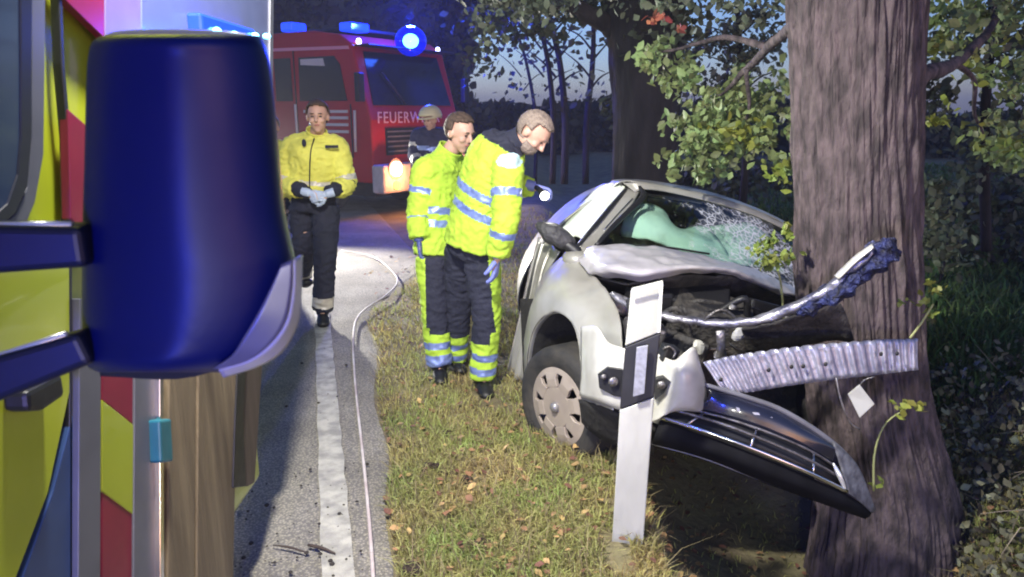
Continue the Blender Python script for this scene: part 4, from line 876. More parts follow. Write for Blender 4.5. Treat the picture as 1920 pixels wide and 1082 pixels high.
# ------------------------------------------------------------------ ambulance on the left
M_ay = mat('ambulance_yellow_green', (.36, .42, .02), .3, color2=(.29, .35, .02), scale=2, coat=.5)
M_agrey = mat('ambulance_grey', (.11, .115, .14), .4, .1, var=.15)
M_ared = mat('ambulance_red', (.20, .010, .035), .4, var=.15)
M_awh = mat('ambulance_white_blue_lit', (.10, .12, .24), .35, coat=.4, var=.1)  # white bodywork, its colour tinted with the flasher's blue light
M_ablue = mat('ambulance_blue_band', (.03, .06, .16), .35, var=.2)
M_wood = mat('brown_board', (.20, .155, .095), .6, color2=(.12, .09, .055), scale=4, bump=.3, bscale=20, stretch=(4, 4, .35))
M_woodd = mat('dark_brown_edge', (.075, .055, .045), .6, var=.3, scale=5, stretch=(4, 4, .4))
M_frame = mat('window_rubber', (.02, .022, .03), .4)
XS = -.95
amb = root('ambulance', 'yellow green ambulance side with red chevron panels and a large blue lit mirror', 'ambulance', loc=(-1.9, 1.0, 0))
def side(name, poly, m, proud=0.0, t=.02, parent=amb, bev=.002):
    return prism(name, [onx(x, y, XS + proud) for x, y in poly], (-t, 0, 0), m, parent, bev)
box('body', (-1.95, .20, 1.52), (1.94, 4.9, 2.44), M_ay, amb, bev=.03)
side('side_window', [(-60, -80), (38, -80), (38, 0), (40, 120), (40, 260), (34, 330), (15, 385), (-10, 410), (-60, 425)], mat('ambulance_glass', (.04, .06, .11), .08, spec=.8), .010, .02)
wf = [(38, -80), (62, -80), (60, 120), (60, 260), (52, 350), (30, 400), (0, 425), (-60, 445), (-60, 420), (-10, 405), (15, 382), (34, 328), (40, 260), (40, 120)]
side('window_rubber', wf, M_frame, .014, .02)
side('window_surround', [(60, -80), (86, -80), (84, 150), (82, 290), (66, 380), (40, 440), (0, 460), (-60, 470), (-60, 446), (0, 426), (30, 401), (52, 351), (60, 260), (60, 120)], M_agrey, .008, .02)
side('door_seam', [(108, -80), (114, -80), (122, 120), (134, 260), (136, 420), (136, 1300), (131, 1300), (131, 420), (128, 260), (116, 120)], M_frame, .006, .02)
# chevron panels, upper column behind the mirror and lower column below it
side('chevron_red', [(112, -60), (196, -60), (196, 72), (112, -10)], M_ared, .010)
side('chevron_red', [(128, 205), (196, 265), (196, 470), (133, 410)], M_ared, .010)
side('chevron_red', [(192, 560), (252, 600), (252, 798), (192, 750)], M_ared, .010)
side('chevron_yellow', [(192, 750), (252, 798), (252, 966), (192, 922)], M_ay, .012)
side('chevron_red', [(192, 922), (252, 966), (252, 1300), (192, 1300)], M_ared, .010)
side('grey_strip', [(150, 560), (190, 560), (188, 1300), (146, 1300)], M_agrey, .020, .03)
side('grey_strip', [(254, 560), (300, 560), (300, 1300), (250, 1300)], M_agrey, .016, .03)
side('blue_band', [(148, 735), (146, 1300), (-60, 1300), (30, 1120), (100, 920)], M_ablue, .006)
side('yellow_door_skin', [(-60, 448), (130, 440), (131, 735), (90, 925), (20, 1110), (-60, 1200)], M_ay, .005)
side('door_handle', [(50, 735), (118, 700), (124, 742), (84, 770), (54, 772)], M_blk, .05, .05, bev=.01)
side('purple_strip', [(198, -80), (264, -80), (264, 420), (198, 420)], mat('dark_violet_panel', (.16, .12, .30), .4, var=.15), .012)
side('upper_panel', [(266, -80), (512, -80), (508, 300), (502, 640), (266, 640)], M_awh, .012)
side('panel_edge', [(508, -80), (514, -80), (508, 640), (502, 640)], M_agrey, .018)
side('chrome_strip', [(300, 660), (307, 660), (309, 1300), (302, 1300)], M_chr, .030, .02)
side('gap_shadow', [(307, 660), (318, 660), (316, 1300), (309, 1300)], M_blk, .004, .02)
side('latch', [(300, 788), (322, 785), (326, 865), (303, 868)], mat('teal_latch', (.02, .14, .18), .35, var=.3), .045, .04, bev=.006)
side('board', [(318, 655), (368, 655), (364, 1300), (314, 1300)], M_wood, .022, .03, bev=.004)
side('board', [(373, 655), (446, 655), (434, 1300), (368, 1300)], M_wood, .024, .03, bev=.004)
side('board', [(458, 655), (494, 655), (478, 905), (466, 912), (446, 912), (455, 760)], M_woodd, .018, .03, bev=.004)
side('rubber_edge', [(448, 655), (462, 655), (456, 780), (462, 912), (438, 915), (442, 780)], M_blk, .030, .03, bev=.004)
# wheels keep it on the road
bigwheel(amb, Vector((-1.25, 2.05, .34)), Vector((1, 0, 0)), .34, .22); bigwheel(amb, Vector((-1.25, -1.5, .34)), Vector((1, 0, 0)), .34, .22)
bigwheel(amb, Vector((-2.65, 2.05, .34)), Vector((-1, 0, 0)), .34, .22); bigwheel(amb, Vector((-2.65, -1.5, .34)), Vector((-1, 0, 0)), .34, .22)
# blue flasher on the side above the mirror
fb = onx(408, 66, XS + .08)
fl_ = box('flasher_housing', onx(420, 62, XS + .03), (.05, .46, .07), M_blue, amb, bev=.01)
for px, s_ in ((340, .012), (372, .016), (408, .026), (440, .016), (478, .012), (500, .010)):
    mk('flasher_lamp', *ell_geo(onx(px, 68, XS + .062), (.015, s_ * 1.2, s_), 12, 8), mat('cyan_flash', (.3, .8, 1), .3, emit=(.15, .65, 1), estr=7), amb, smooth=True)
box('hidden_fill_lamp', (-.78, 2.03, 1.50), (.05, .10, .10), M_awh, amb, bev=.01)  # housing of an added fill lamp, unseen behind the mirror
box('added_roof_floodlight', (-.76, 1.78, 3.09), (.12, .26, .14), M_blk, amb, bev=.01)  # housing of a floodlight added above the frame
tube('added_lamp_bracket', [(XS - .08, 1.78, 2.74), (-.80, 1.78, 3.06)], .02, M_blk, amb)  # carries the added floodlight
tube('added_lamp_bracket', [(XS, 2.03, 1.55), (-.80, 2.03, 1.52)], .012, M_blk, amb)  # carries the added fill lamp
# mirror: housing, lens, arms
Dm = .95
def mrow(y, x0, x1, bulge=1.0):
    w_ = x1 - x0
    return [P(x0, y, Dm + .13), P(x0 + w_ * .02, y, Dm + .075), P(x0 + w_ * .09, y, Dm + .034), P(x0 + w_ * .20, y, Dm + .010), P(x0 + w_ * .36, y, Dm - .006 * bulge), P(x0 + w_ * .52, y, Dm - .010 * bulge), P(x0 + w_ * .75, y, Dm + .008 * bulge), P(x0 + w_ * .92, y, Dm + .038), P(x0 + w_ * .985, y, Dm + .07), P(x1, y, Dm + .12)]
M_mir = mat('mirror_housing', (.002, .005, .06), .40, spec=.25, coat=.0, bump=.02, bscale=60, var=.1)  # black plastic; part of the blue light on it is put into the colour
hs_ = [(66, 232, 430), (69, 196, 472), (80, 181, 488), (110, 171, 499), (180, 167, 508), (300, 164, 519), (400, 161, 530), (470, 160, 545), (510, 159, 552), (580, 159, 548), (640, 161, 524), (680, 166, 470), (702, 180, 400), (713, 215, 345)]
rows_ = [mrow(*hs_[0])]
rows_[0] = [p + Vector((0, .05, 0)) for p in rows_[0]]
for h_ in hs_[1:-1]: rows_.append(mrow(*h_))
rows_.append([p + Vector((0, .06, 0)) for p in mrow(*hs_[-1])])
rows_[1] = [p + Vector((0, .018, 0)) for p in rows_[1]]; rows_[-2] = [p + Vector((0, .02, 0)) for p in rows_[-2]]
mh = surf('mirror_housing', rows_, 48, 60, M_mir, amb, .004)
surf('mirror_back', [[P(200, 72, Dm + .14), P(330, 70, Dm + .14), P(460, 74, Dm + .14)], [P(166, 400, Dm + .15), P(340, 400, Dm + .16), P(528, 400, Dm + .14)], [P(190, 704, Dm + .14), P(350, 708, Dm + .14), P(500, 660, Dm + .14)]], 10, 10, M_frame, mh, .004)
tube('housing_rim_glint', [P(190, 86, Dm + .10), P(215, 70, Dm + .10), P(300, 66, Dm + .10), P(420, 69, Dm + .10), P(478, 80, Dm + .10), P(500, 120, Dm + .10)], [.004, .007, .008, .008, .006, .003], mat('rim_glint', (.5, .52, .56), .35, .3), mh, samples=30)  # pale strip stands in for the backlight along the housing's top
lens = [[P(562, 478, Dm + .03), P(561, 540, Dm + .03), P(556, 600, Dm + .03), P(528, 655, Dm + .03), P(480, 684, Dm + .03), P(418, 704, Dm + .02)],
        [P(548, 486, Dm - .004), P(547, 540, Dm - .004), P(536, 600, Dm - .006), P(508, 642, Dm - .008), P(468, 672, Dm - .008), P(410, 690, Dm - .004)],
        [P(528, 496, Dm - .006), P(505, 545, Dm - .010), P(482, 590, Dm - .014), P(458, 630, Dm - .014), P(436, 664, Dm - .012), P(402, 688, Dm - .004)]]
surf('lens_rim', lens[:2], 30, 6, mat('pale_grey_plastic', (.34, .34, .40), .3, var=.15), mh, .004)
surf('corner_lens', lens[1:], 30, 8, mat('grey_lens', (.10, .10, .15), .3, var=.3), mh, .004)
def arm(pa, pb, ra, rb, name='mirror_arm'):
    a, b_ = P(*pa), P(*pb); d = (a - b_); far = b_ + d * ((b_.x - XS) / (b_.x - a.x)) 
    return bevel(tube(name, [far, a, b_], [(ra[0] * 1.3,) * 2, (ra[0] * 1.3,) * 2, (rb[0] * 1.3,) * 2], M_mir, amb, n=4, side=(0, 1, 1), smooth=False), .010, 3)
ua = arm((0, 462, 1.0), (175, 458, 1.0), (.036, .022), (.030, .022))
la = arm((0, 705, 1.0), (175, 645, 1.0), (.034, .022), (.026, .022))
def armtop(pa, pb, dz):
    a, b_ = P(*pa), P(*pb); far = b_ + (a - b_) * ((b_.x - XS) / (b_.x - a.x)); return [far + Vector((0, -.015, dz)), a + Vector((0, -.015, dz)), b_ + Vector((0, -.012, dz * .85))]
M_armb = mat('arm_plastic', (.006, .008, .02), .4, spec=.3)
for _a in (ua, la): _a.data.materials[0] = M_armb
M_edge = mat('pale_arm_edge', (.62, .64, .66), .25, .6)  # paler strip along the top of each arm
tube('arm_edge', armtop((0, 462, 1.0), (150, 456, 1.0), .031), .0055, M_edge, ua)
tube('arm_edge', armtop((0, 705, 1.0), (140, 655, 1.0), .030), .0055, M_edge, la)
settle(amb)

# ------------------------------------------------------------------ people
M_skin = mat('skin', (.55, .33, .25), .5, var=.12, scale=20)
M_navy = mat('navy_cloth', (.012, .014, .030), .85, color2=(.020, .022, .042), scale=9, bump=.5, bscale=40)
M_lime = mat('lime_jacket_cloth', (.42, .62, .05), .8, color2=(.34, .52, .04), scale=7, bump=.35, bscale=22)
M_yel = mat('yellow_jacket_cloth', (.74, .72, .13), .8, color2=(.60, .58, .10), scale=7, bump=.35, bscale=22)
M_refl = mat('reflective_tape', (.26, .34, .66), .35, .35, color2=(.16, .22, .52), scale=9)  # silver tape; the blue light it throws back is put into its colour
M_reflp = mat('reflective_patch', (.60, .85, .85), .3, .3, color2=(.45, .75, .8), scale=9)  # cyan highlight on the shoulder panel is put into its colour
M_refw = mat('pale_reflective_tape', (.66, .62, .55), .4, .2, var=.2)
M_glb = mat('blue_glove', (.20, .24, .62), .5, var=.2)
M_gll = mat('pale_blue_glove', (.42, .50, .68), .5, var=.2)
M_boot = mat('boot_leather', (.010, .010, .011), .45, var=.3)
M_hair = mat('brown_hair', (.10, .065, .045), .7, color2=(.05, .032, .022), scale=60, bump=.8, bscale=90)
M_hairg = mat('greying_hair', (.30, .24, .20), .7, color2=(.18, .14, .12), scale=60, bump=.8, bscale=90)
M_eye = mat('eye_dark', (.02, .015, .015), .2)
M_lip = mat('lips', (.38, .14, .12), .5)
TS = bpy.data.scenes.new('workshop')
def blob(name, geos, m, parent, voxel=.010, smooth=2, wrinkle=0.0, wscale=9, classify=None):
    V, Fc_ = merge(geos)
    o = mk(name, V, Fc_, None, parent)
    md = o.modifiers.new('r', 'REMESH'); md.mode = 'VOXEL'; md.voxel_size = voxel; md.use_smooth_shade = True
    if smooth: md = o.modifiers.new('s', 'SMOOTH'); md.factor = .5; md.iterations = smooth
    vl = TS.view_layers[0]; TS.collection.objects.link(o); vl.update(); dg = vl.depsgraph; me = bpy.data.meshes.new_from_object(o.evaluated_get(dg)); TS.collection.objects.unlink(o); o.modifiers.clear(); old = o.data; o.data = me; bpy.data.meshes.remove(old); me.name = name
    if wrinkle:
        n_ = len(me.vertices); co = np.empty(n_ * 3); no = np.empty(n_ * 3)
        me.vertices.foreach_get('co', co); me.vertices.foreach_get('normal', no); co = co.reshape(-1, 3); no = no.reshape(-1, 3); kk = np.empty(n_)
        for i_ in range(n_):
            q = Vector((co[i_, 0] * wscale, co[i_, 1] * wscale, co[i_, 2] * wscale * 1.6))
            kk[i_] = (1 - 2 * abs(noise.noise(q + noise.noise_vector(q * .6)))) * .8 + noise.noise(q * 2.6) * .5
        co += no * (kk * wrinkle)[:, None]; me.vertices.foreach_set('co', co.ravel()); me.update()
    ms = m if isinstance(m, (list, tuple)) else [m]
    for x in ms: me.materials.append(x)
    if classify:
        n_ = len(me.polygons); c = np.empty(n_ * 3); me.polygons.foreach_get('center', c); me.polygons.foreach_set('material_index', classify(c.reshape(-1, 3)).astype(np.int32))
    me.polygons.foreach_set('use_smooth', [True] * len(me.polygons)); me.update()
    return o
def limb_params(c, segs):
    """segs: list of (A,B,r). returns nearest seg index, t along, offset vector/r"""
    D = []; Tt = []; Of = []
    for A, B, r in segs:
        A = np.array(A); B = np.array(B); d = B - A; L = d @ d
        t = (c - A) @ d / L; q = A + np.clip(t, 0, 1)[:, None] * d; off = c - (A + t[:, None] * d)
        D.append(np.linalg.norm(c - q, axis=1) / r); Tt.append(t); Of.append(off / r)
    k = np.argmin(np.array(D), 0); i = np.arange(len(c))
    return k, np.array(Tt)[k, i], np.array(Of)[k, i]
def hand_geo(w_, d, nrm, thumb, curl=.5, s=1.0, inf=0.0):
    d = Vector(d).normalized(); nrm = Vector(nrm); nrm = (nrm - d * nrm.dot(d)).normalized(); lat = d.cross(nrm) * thumb
    w_ = Vector(w_); out_ = [tube_geo([w_ - d * .03, w_ + d * .01, w_ + d * .05 * s, w_ + d * .085 * s, w_ + d * .093 * s], [(.026, .020), (.028, .018), (.040, .017), (.041, .015), (.034, .010)], 12, lat)]
    for k, (o_, L) in enumerate([(.030, .068), (.010, .078), (-.010, .072), (-.029, .056)]):
        p = w_ + d * .078 * s + lat * o_ * s; pts_ = [p]; a = curl * .5
        for q in range(3):
            dd = d * math.cos(a) + nrm * math.sin(a); p = p + dd * L * s / 3 * 1.1; pts_.append(p); a += curl
        out_.append(tube_geo(pts_, [.0105 + inf, .0100 + inf, .0092 + inf, .0070 + inf], 8))
    p = w_ + d * .02 * s + lat * .028 * s; t1 = (d * .6 + lat * .75 + nrm * .25).normalized()
    out_.append(tube_geo([p, p + t1 * .035 * s, p + t1 * .05 * s + (d + nrm * .5) * .02 * s, p + t1 * .055 * s + (d + nrm * .7) * .038 * s], [.014 + inf, .013 + inf, .011 + inf, .008 + inf], 8))
    return out_
def person(name, label, J, jk, tr, hair, gl, collar=None, group=None, fine=.009, hands=((0, 0, -1), (0, 0, -1)), palms=((0, -1, 0), (0, -1, 0)), curl=(.5, .5), jm=M_lime, bands=None, legbands=None, tw=1.0, hem=None, patch=None, glasses=False, helmet=None, beard=None, hood=None):
    t = root(name, label, 'person', group, loc=(J['pelvis'].x, J['pelvis'].y, 0))
    sv = (J['shL'] - J['shR']).normalized(); f = J['face'].normalized(); u = J['up']; u = (u - f * u.dot(f)).normalized(); s = u.cross(f); Hd = J['head']
    HM = Matrix((s, f, u)).transposed()
    hv = (J['hipL'] - J['hipR']).normalized()
    # one continuous body
    G = []
    G.append(tube_geo([J['pelvis'] - (J['waist'] - J['pelvis']) * .3, J['pelvis'], J['waist'], J['chest'], J['neck']], [(.12, .09), (.15, .10), (.125, .09), (.165, .105), (.07, .06)], 20, sv, 14))
    G.append(tube_geo([J['neck'] - (Hd - J['neck']) * .2, J['neck'], Hd - u * .06 - f * .01, Hd], [.062, .056, .053, .05], 14, None, 8))
    G.append(ell_geo(Hd + u * .028 - f * .004, (.076, .096, .088), 22, 16, HM))
    G.append(ell_geo(Hd - u * .040 + f * .018, (.060, .070, .066), 18, 12, HM))
    G.append(ell_geo(Hd - u * .092 + f * .052, (.028, .026, .020), 12, 8, HM))
    G.append(ell_geo(Hd + u * .036 + f * .078, (.048, .018, .012), 12, 8, HM))
    G.append(tube_geo([Hd + u * .028 + f * .088, Hd - u * .002 + f * .102, Hd - u * .018 + f * .112, Hd - u * .024 + f * .095], [.008, .011, .015, .010], 8))
    for k in (-1, 1):
        G.append(ell_geo(Hd + s * k * .078 - u * .002 - f * .006, (.011, .024, .032), 10, 8, HM))
        G.append(ell_geo(Hd + s * k * .036 - u * .020 + f * .066, (.024, .022, .020), 10, 8, HM))
    for S in 'LR':
        G.append(tube_geo([J['sh' + S], J['el' + S], J['wr' + S]], [.052, .042, .028], 12, None, 12))
        k = 0 if S == 'L' else 1
        G += hand_geo(J['wr' + S], hands[k], palms[k], 1 if S == 'L' else -1, curl[k])
        G.append(tube_geo([J['hip' + S], J['kn' + S], J['an' + S]], [.085, .056, .040], 14, None, 14))
        G.append(tube_geo([J['an' + S], J['an' + S].lerp(J['toe' + S], .5), J['toe' + S]], [.026, .022, .016], 10))
    blob('body', G, M_skin, t, fine * .85, 1)
    for k in (-1, 1): mk('eye', *ell_geo(Hd + s * k * .030 + u * .012 + f * .086, (.013, .006, .006), 10, 6, HM), M_eye, t, smooth=True)
    mk('mouth', *ell_geo(Hd - u * .052 + f * .086, (.022, .008, .006), 10, 6, HM), M_lip, t, smooth=True)
    for k in (-1, 1): mk('eyebrow', *ell_geo(Hd + s * k * .030 + u * .034 + f * .094, (.018, .005, .004), 10, 6, HM), hair, t, smooth=True)
    if beard:
        V, Fc_ = ell_geo(Hd - u * .055 + f * .022, (.063, .072, .058), 26, 18, HM); keep = [((v - Hd).dot(f) > .01 and (v - Hd).dot(u) < -.035) for v in V]
        solid(mk('beard', V, [fc for fc in Fc_ if all(keep[i] for i in fc)], beard, t, smooth=True), .004)
    if helmet is None:
        V, Fc_ = ell_geo(Hd + u * .032 - f * .008, (.083, .102, .094), 40, 30, HM); keep = []
        for v in V:
            q = v - Hd; a, b_ = q.dot(f), q.dot(u); keep.append((b_ > .072 + .3 * max(0, a - .02) or a < .020 - .2 * max(0, .03 - b_)) and b_ > -.055 and not (abs(q.dot(s)) > .06 and -.04 < b_ < .02 and a > -.03))
        V = [v + .003 * noise.noise_vector(v * 60) for v in V]
        solid(mk('hair', V, [fc for fc in Fc_ if all(keep[i] for i in fc)], hair, t, smooth=True), .010)
    else:
        V, Fc_ = ell_geo(Hd + u * .055 - f * .008, (.125, .145, .12), 26, 18, HM); keep = [(v - Hd).dot(u) > .03 - .25 * (v - Hd).dot(f) * -1 for v in V]
        hm_ = solid(mk('helmet', V, [fc for fc in Fc_ if all(keep[i] for i in fc)], helmet, t, smooth=True), .012)
        mk('helmet_brim', *merge([tube_geo([Hd + u * .052 + HM @ Vector((math.cos(a) * .135, math.sin(a) * .16, 0)) for a in [i * math.pi / 12 for i in range(25)]], [.010] * 25, 6)]), helmet, hm_)
    # jacket
    segs = [(J['hem'] if 'hem' in J else J['pelvis'], J['neck'], .19 * tw), (J['shL'], J['elL'], .085), (J['elL'], J['wrL'], .075), (J['shR'], J['elR'], .085), (J['elR'], J['wrR'], .075)]
    hemp = segs[0][0]; G = []
    G.append(tube_geo([hemp, hemp.lerp(J['waist'], .5), J['waist'], J['chest'], J['chest'].lerp(J['neck'], .55), J['neck']], [(.205 * tw, .15 * tw), (.20 * tw, .148 * tw), (.19 * tw, .14 * tw), (.205 * tw, .145 * tw), (.165 * tw, .115 * tw), (.080, .078)], 28, sv, 26))
    cut = J.get('cut', (.93, .93))
    for k, S in enumerate('LR'):
        G.append(ell_geo(J['sh' + S], (.085, .085, .085), 14, 10))
        G.append(tube_geo([J['chest'].lerp(J['neck'], .5), J['sh' + S], J['sh' + S].lerp(J['el' + S], .5), J['el' + S], J['el' + S].lerp(J['wr' + S], .5), J['el' + S].lerp(J['wr' + S], cut[k])], [.10, .088, .083, .076, .070, .062], 16, None, 26))
    def cls(c):
        k, tt, off = limb_params(c, segs); out_ = np.zeros(len(c), int)
        for (sg, t0, t1, mi) in bands or []: out_[(k == sg) & (tt > t0) & (tt < t1)] = mi
        if patch is not None:
            for (pp, r_, mi) in patch: out_[np.linalg.norm((c - np.array(pp)) / np.array(r_), axis=1) < 1] = mi
        return out_
    blob('jacket', G, [jm, M_refl, M_navy, M_reflp, M_refw], t, fine, 2, .012, 12, cls)
    if collar: 
        d = (Hd - J['neck']).normalized(); solid(mk('collar', *tube_geo([J['neck'] - d * .03, J['neck'] + d * .025, J['neck'] + d * .055], [.088, .080, .084], 20, None, 8, cap=False), collar, t, smooth=True), .010)
    # trousers
    G = [tube_geo([hemp.lerp(J['waist'], .25), J['pelvis'] - (J['waist'] - J['pelvis']) * .45], [(.165 * tw, .12 * tw), (.17 * tw, .125 * tw)], 22, hv)]
    lsegs = []
    for S in 'LR':
        G.append(tube_geo([J['hip' + S], J['hip' + S].lerp(J['kn' + S], .5), J['kn' + S], J['kn' + S].lerp(J['an' + S], .5), J['an' + S]], [.110, .100, .084, .080, .078], 18, None, 20))
        lsegs += [(J['hip' + S], J['kn' + S], .10), (J['kn' + S], J['an' + S], .08)]
    def cls2(c):
        k, tt, off = limb_params(c, lsegs); out_ = np.zeros(len(c), int)
        o_ = off @ np.array(hv); sgn = np.where(k < 2, 1, -1)
        if legbands and legbands.get('side'): out_[(off @ np.array(legbands['dir']) > legbands['side']) & ((k < 2) if legbands['leg'] == 'L' else (k >= 2))] = 1
        for (sg, t0, t1, mi) in (legbands or {}).get('bands', []): out_[((k % 2) == sg) & (tt > t0) & (tt < t1)] = mi
        return out_
    blob('trousers', G, [tr, jm, M_refl, M_refw], t, fine, 3, .012, 9, cls2)
    for k, S in enumerate('LR'):
        a, to = J['an' + S], J['toe' + S]; dd = (to - a); 
        heel = a - Vector((dd.x, dd.y, 0)).normalized() * .05 + Vector((0, 0, (to.z - a.z)))
        blob('boot', [tube_geo([a + (J['kn' + S] - a).normalized() * .09, a, a.lerp(heel, .5)], [.062, .060, .052], 14), tube_geo([heel, a.lerp(to, .45) + Vector((0, 0, -.028)), to, to + dd.normalized() * .03], [(.042, .038), (.050, .050), (.048, .036), (.026, .022)], 14, dd.cross(Vector((0, 0, 1))), 12)], M_boot, t, .008, 1)
        if gl[k] is not None: blob('glove', hand_geo(J['wr' + S], hands[k], palms[k], 1 if S == 'L' else -1, curl[k], 1.03, .0022) + [tube_geo([J['wr' + S] - Vector(hands[k]).normalized() * .06, J['wr' + S]], [.036, .032], 12)], gl[k], t, .0045, 1)
    return t, dict(HM=HM, s=s, f=f, u=u)
def jn(**k): return {a: (P(*b_) if isinstance(b_, tuple) and len(b_) == 3 and b_[0] > 10 else Vector(b_)) for a, b_ in k.items() if a != 'cut'} | ({'cut': k['cut']} if 'cut' in k else {})

# paramedic bending over the wreck, torch in hand
J = jn(head=(998, 250, 4.32), face=(.60, -.30, -.74), up=(.60, -.12, .80), neck=(968, 268, 4.36), chest=(926, 306, 4.40), waist=(898, 395, 4.42), pelvis=(886, 448, 4.44), hem=(886, 462, 4.42),
       shL=(905, 292, 4.58), elL=(958, 350, 4.72), wrL=(1003, 350, 4.62), shR=(952, 318, 4.20), elR=(948, 408, 4.12), wrR=(932, 484, 4.15),
       hipL=(868, 466, 4.55), knL=(858, 590, 4.66), anL=(852, 672, 4.74), toeL=(864, 696, 4.62), hipR=(903, 468, 4.38), knR=(912, 598, 4.36), anR=(905, 706, 4.36), toeR=(913, 742, 4.22), cut=(.80, .92))
pc, H1 = person('person', 'paramedic in lime jacket bending over the wreck and shining a torch', J, None, M_navy, M_hairg, (M_glb, M_glb), collar=M_navy,
    hands=((1, -.1, -.25), (-.12, -.05, -1)), palms=((0, -.3, -1), (-1, .3, 0)), curl=(.9, .35),
    bands=[(0, .30, .37, 1), (0, .46, .53, 1), (1, .45, .62, 1), (2, .45, .6, 1), (3, .42, .58, 1), (4, .30, .46, 1), (0, .94, 1.3, 2), (0, -1, -.06, 2)],
    patch=[(P(962, 300, 4.10), (.11, .11, .045), 3)], legbands={'side': .70, 'dir': (.95, -.30, 0), 'leg': 'R', 'bands': [(1, .38, .56, 1), (1, .56, .68, 2), (1, .68, .80, 1), (1, .80, .92, 2), (1, .92, 1.3, 1)]}, tw=1.08, beard=M_hairg)
settle(pc)
tp = P(1012, 356, 4.56)
to_ = root('torch', 'small lit torch held out by the bending paramedic towards the wreck', 'torch', loc=tp)
tube('torch_body', [P(1002, 349, 4.62), tp, P(1020, 366, 4.44)], [.016, .016, .024], M_blk, to_, n=12)
disc('torch_lens', P(1021, 367, 4.435), (P(1027, 374, 4.38) - P(1010, 356, 4.56)).normalized(), .026, mat('torch_glow', (1, 1, .9), .3, emit=(1, .97, .85), estr=30), to_, .006)
settle(to_)
lamp('torch_light', 'SPOT', P(1024, 371, 4.40), 12, (1, .97, .88), .02, target=P(1120, 480, 3.9), angle=60)

# paramedic standing behind him
J = jn(head=(862, 250, 4.82), face=(.72, -.62, -.30), up=(.12, -.1, 1), neck=(838, 291, 4.86), chest=(820, 340, 4.84), waist=(824, 420, 4.80), pelvis=(826, 470, 4.78), hem=(824, 474, 4.78),
       shL=(852, 312, 4.98), elL=(875, 400, 5.05), wrL=(885, 460, 4.9), shR=(800, 322, 4.74), elR=(786, 398, 4.70), wrR=(786, 452, 4.62),
       hipL=(843, 480, 4.88), knL=(850, 590, 4.92), anL=(856, 668, 4.95), toeL=(868, 690, 4.82), hipR=(812, 482, 4.66), knR=(816, 590, 4.62), anR=(824, 682, 4.60), toeR=(826, 716, 4.46))
pb, _ = person('person', 'dark haired paramedic in lime jacket standing behind his bending colleague', J, None, M_navy, M_hair, (M_navy, mat('dark_blue_glove', (.05, .07, .22), .5)), collar=M_lime,
    hands=((0, -.2, -1), (.1, -.2, -1)), palms=((0, -1, 0), (1, 0, 0)), curl=(.4, .5),
    bands=[(0, .27, .34, 1), (0, .40, .47, 1), (1, .4, .55, 1), (3, .40, .54, 1), (4, .05, .26, 1), (0, -1, -.02, 2)],
    legbands={'side': .70, 'dir': (-.95, -.30, 0), 'leg': 'R', 'bands': [(1, .36, .52, 1), (1, .52, .66, 2), (1, .66, .78, 1), (1, .78, .92, 2), (1, .92, 1.3, 2)]}, tw=.95)
settle(pb)

# rescuer walking on the road, hands folded in front
J = jn(head=(596, 220, 5.85), face=(.12, -1, -.06), up=(0, -.05, 1), neck=(593, 256, 5.92), chest=(590, 285, 5.92), waist=(588, 340, 5.92), pelvis=(588, 378, 5.92), hem=(590, 366, 5.92),
       shL=(631, 277, 5.92), elL=(650, 345, 5.88), wrL=(612, 364, 5.66), shR=(549, 277, 5.92), elR=(534, 345, 5.88), wrR=(580, 362, 5.66),
       hipL=(610, 388, 5.90), knL=(610, 480, 5.76), anL=(605, 580, 5.80), toeL=(606, 608, 5.64), hipR=(569, 388, 5.96), knR=(570, 465, 5.95), anR=(566, 518, 6.36), toeR=(577, 530, 6.24), cut=(.18, .18))
pa, _ = person('person', 'rescuer in yellow jacket walking on the road with pale blue gloved hands folded', J, None, M_navy, M_hair, (M_gll, M_gll), collar=M_yel, jm=M_yel,
    hands=((-1, -.25, -.25), (1, -.25, -.25)), palms=((0, 1, 0), (0, 1, 0)), curl=(.7, .7),
    bands=[(0, .20, .27, 4), (1, .78, .92, 4), (3, .78, .92, 4)],
    legbands={'bands': [(1, .74, .93, 3)]}, tw=1.08)
jk = [c for c in pa.children if c.name.startswith('jacket')][0]
for S in 'LR': blob('undersleeve', [tube_geo([J['el' + S].lerp(J['sh' + S], .08), J['el' + S], J['el' + S].lerp(J['wr' + S], .9)], [.066, .066, .050], 14, None, 14)], M_navy, pa, .009, 2, .01)
tube('zip', [J['hem'] + Vector((.012, -.17, 0)), J['waist'] + Vector((.012, -.166, 0)), J['chest'] + Vector((.012, -.168, 0)), J['neck'] + Vector((.01, -.10, -.01))], .005, M_blk, pa, samples=12)
mk('chest_badge', *ell_geo(P(570, 268, 5.745), (.018, .006, .03), 10, 6), M_navy, pa)
mk('chest_print', *box_geo(P(622, 275, 5.755), (.10, .006, .022), frame_rot((1, .12, 0), (0, .2, 1))), M_navy, pa)
settle(pa)

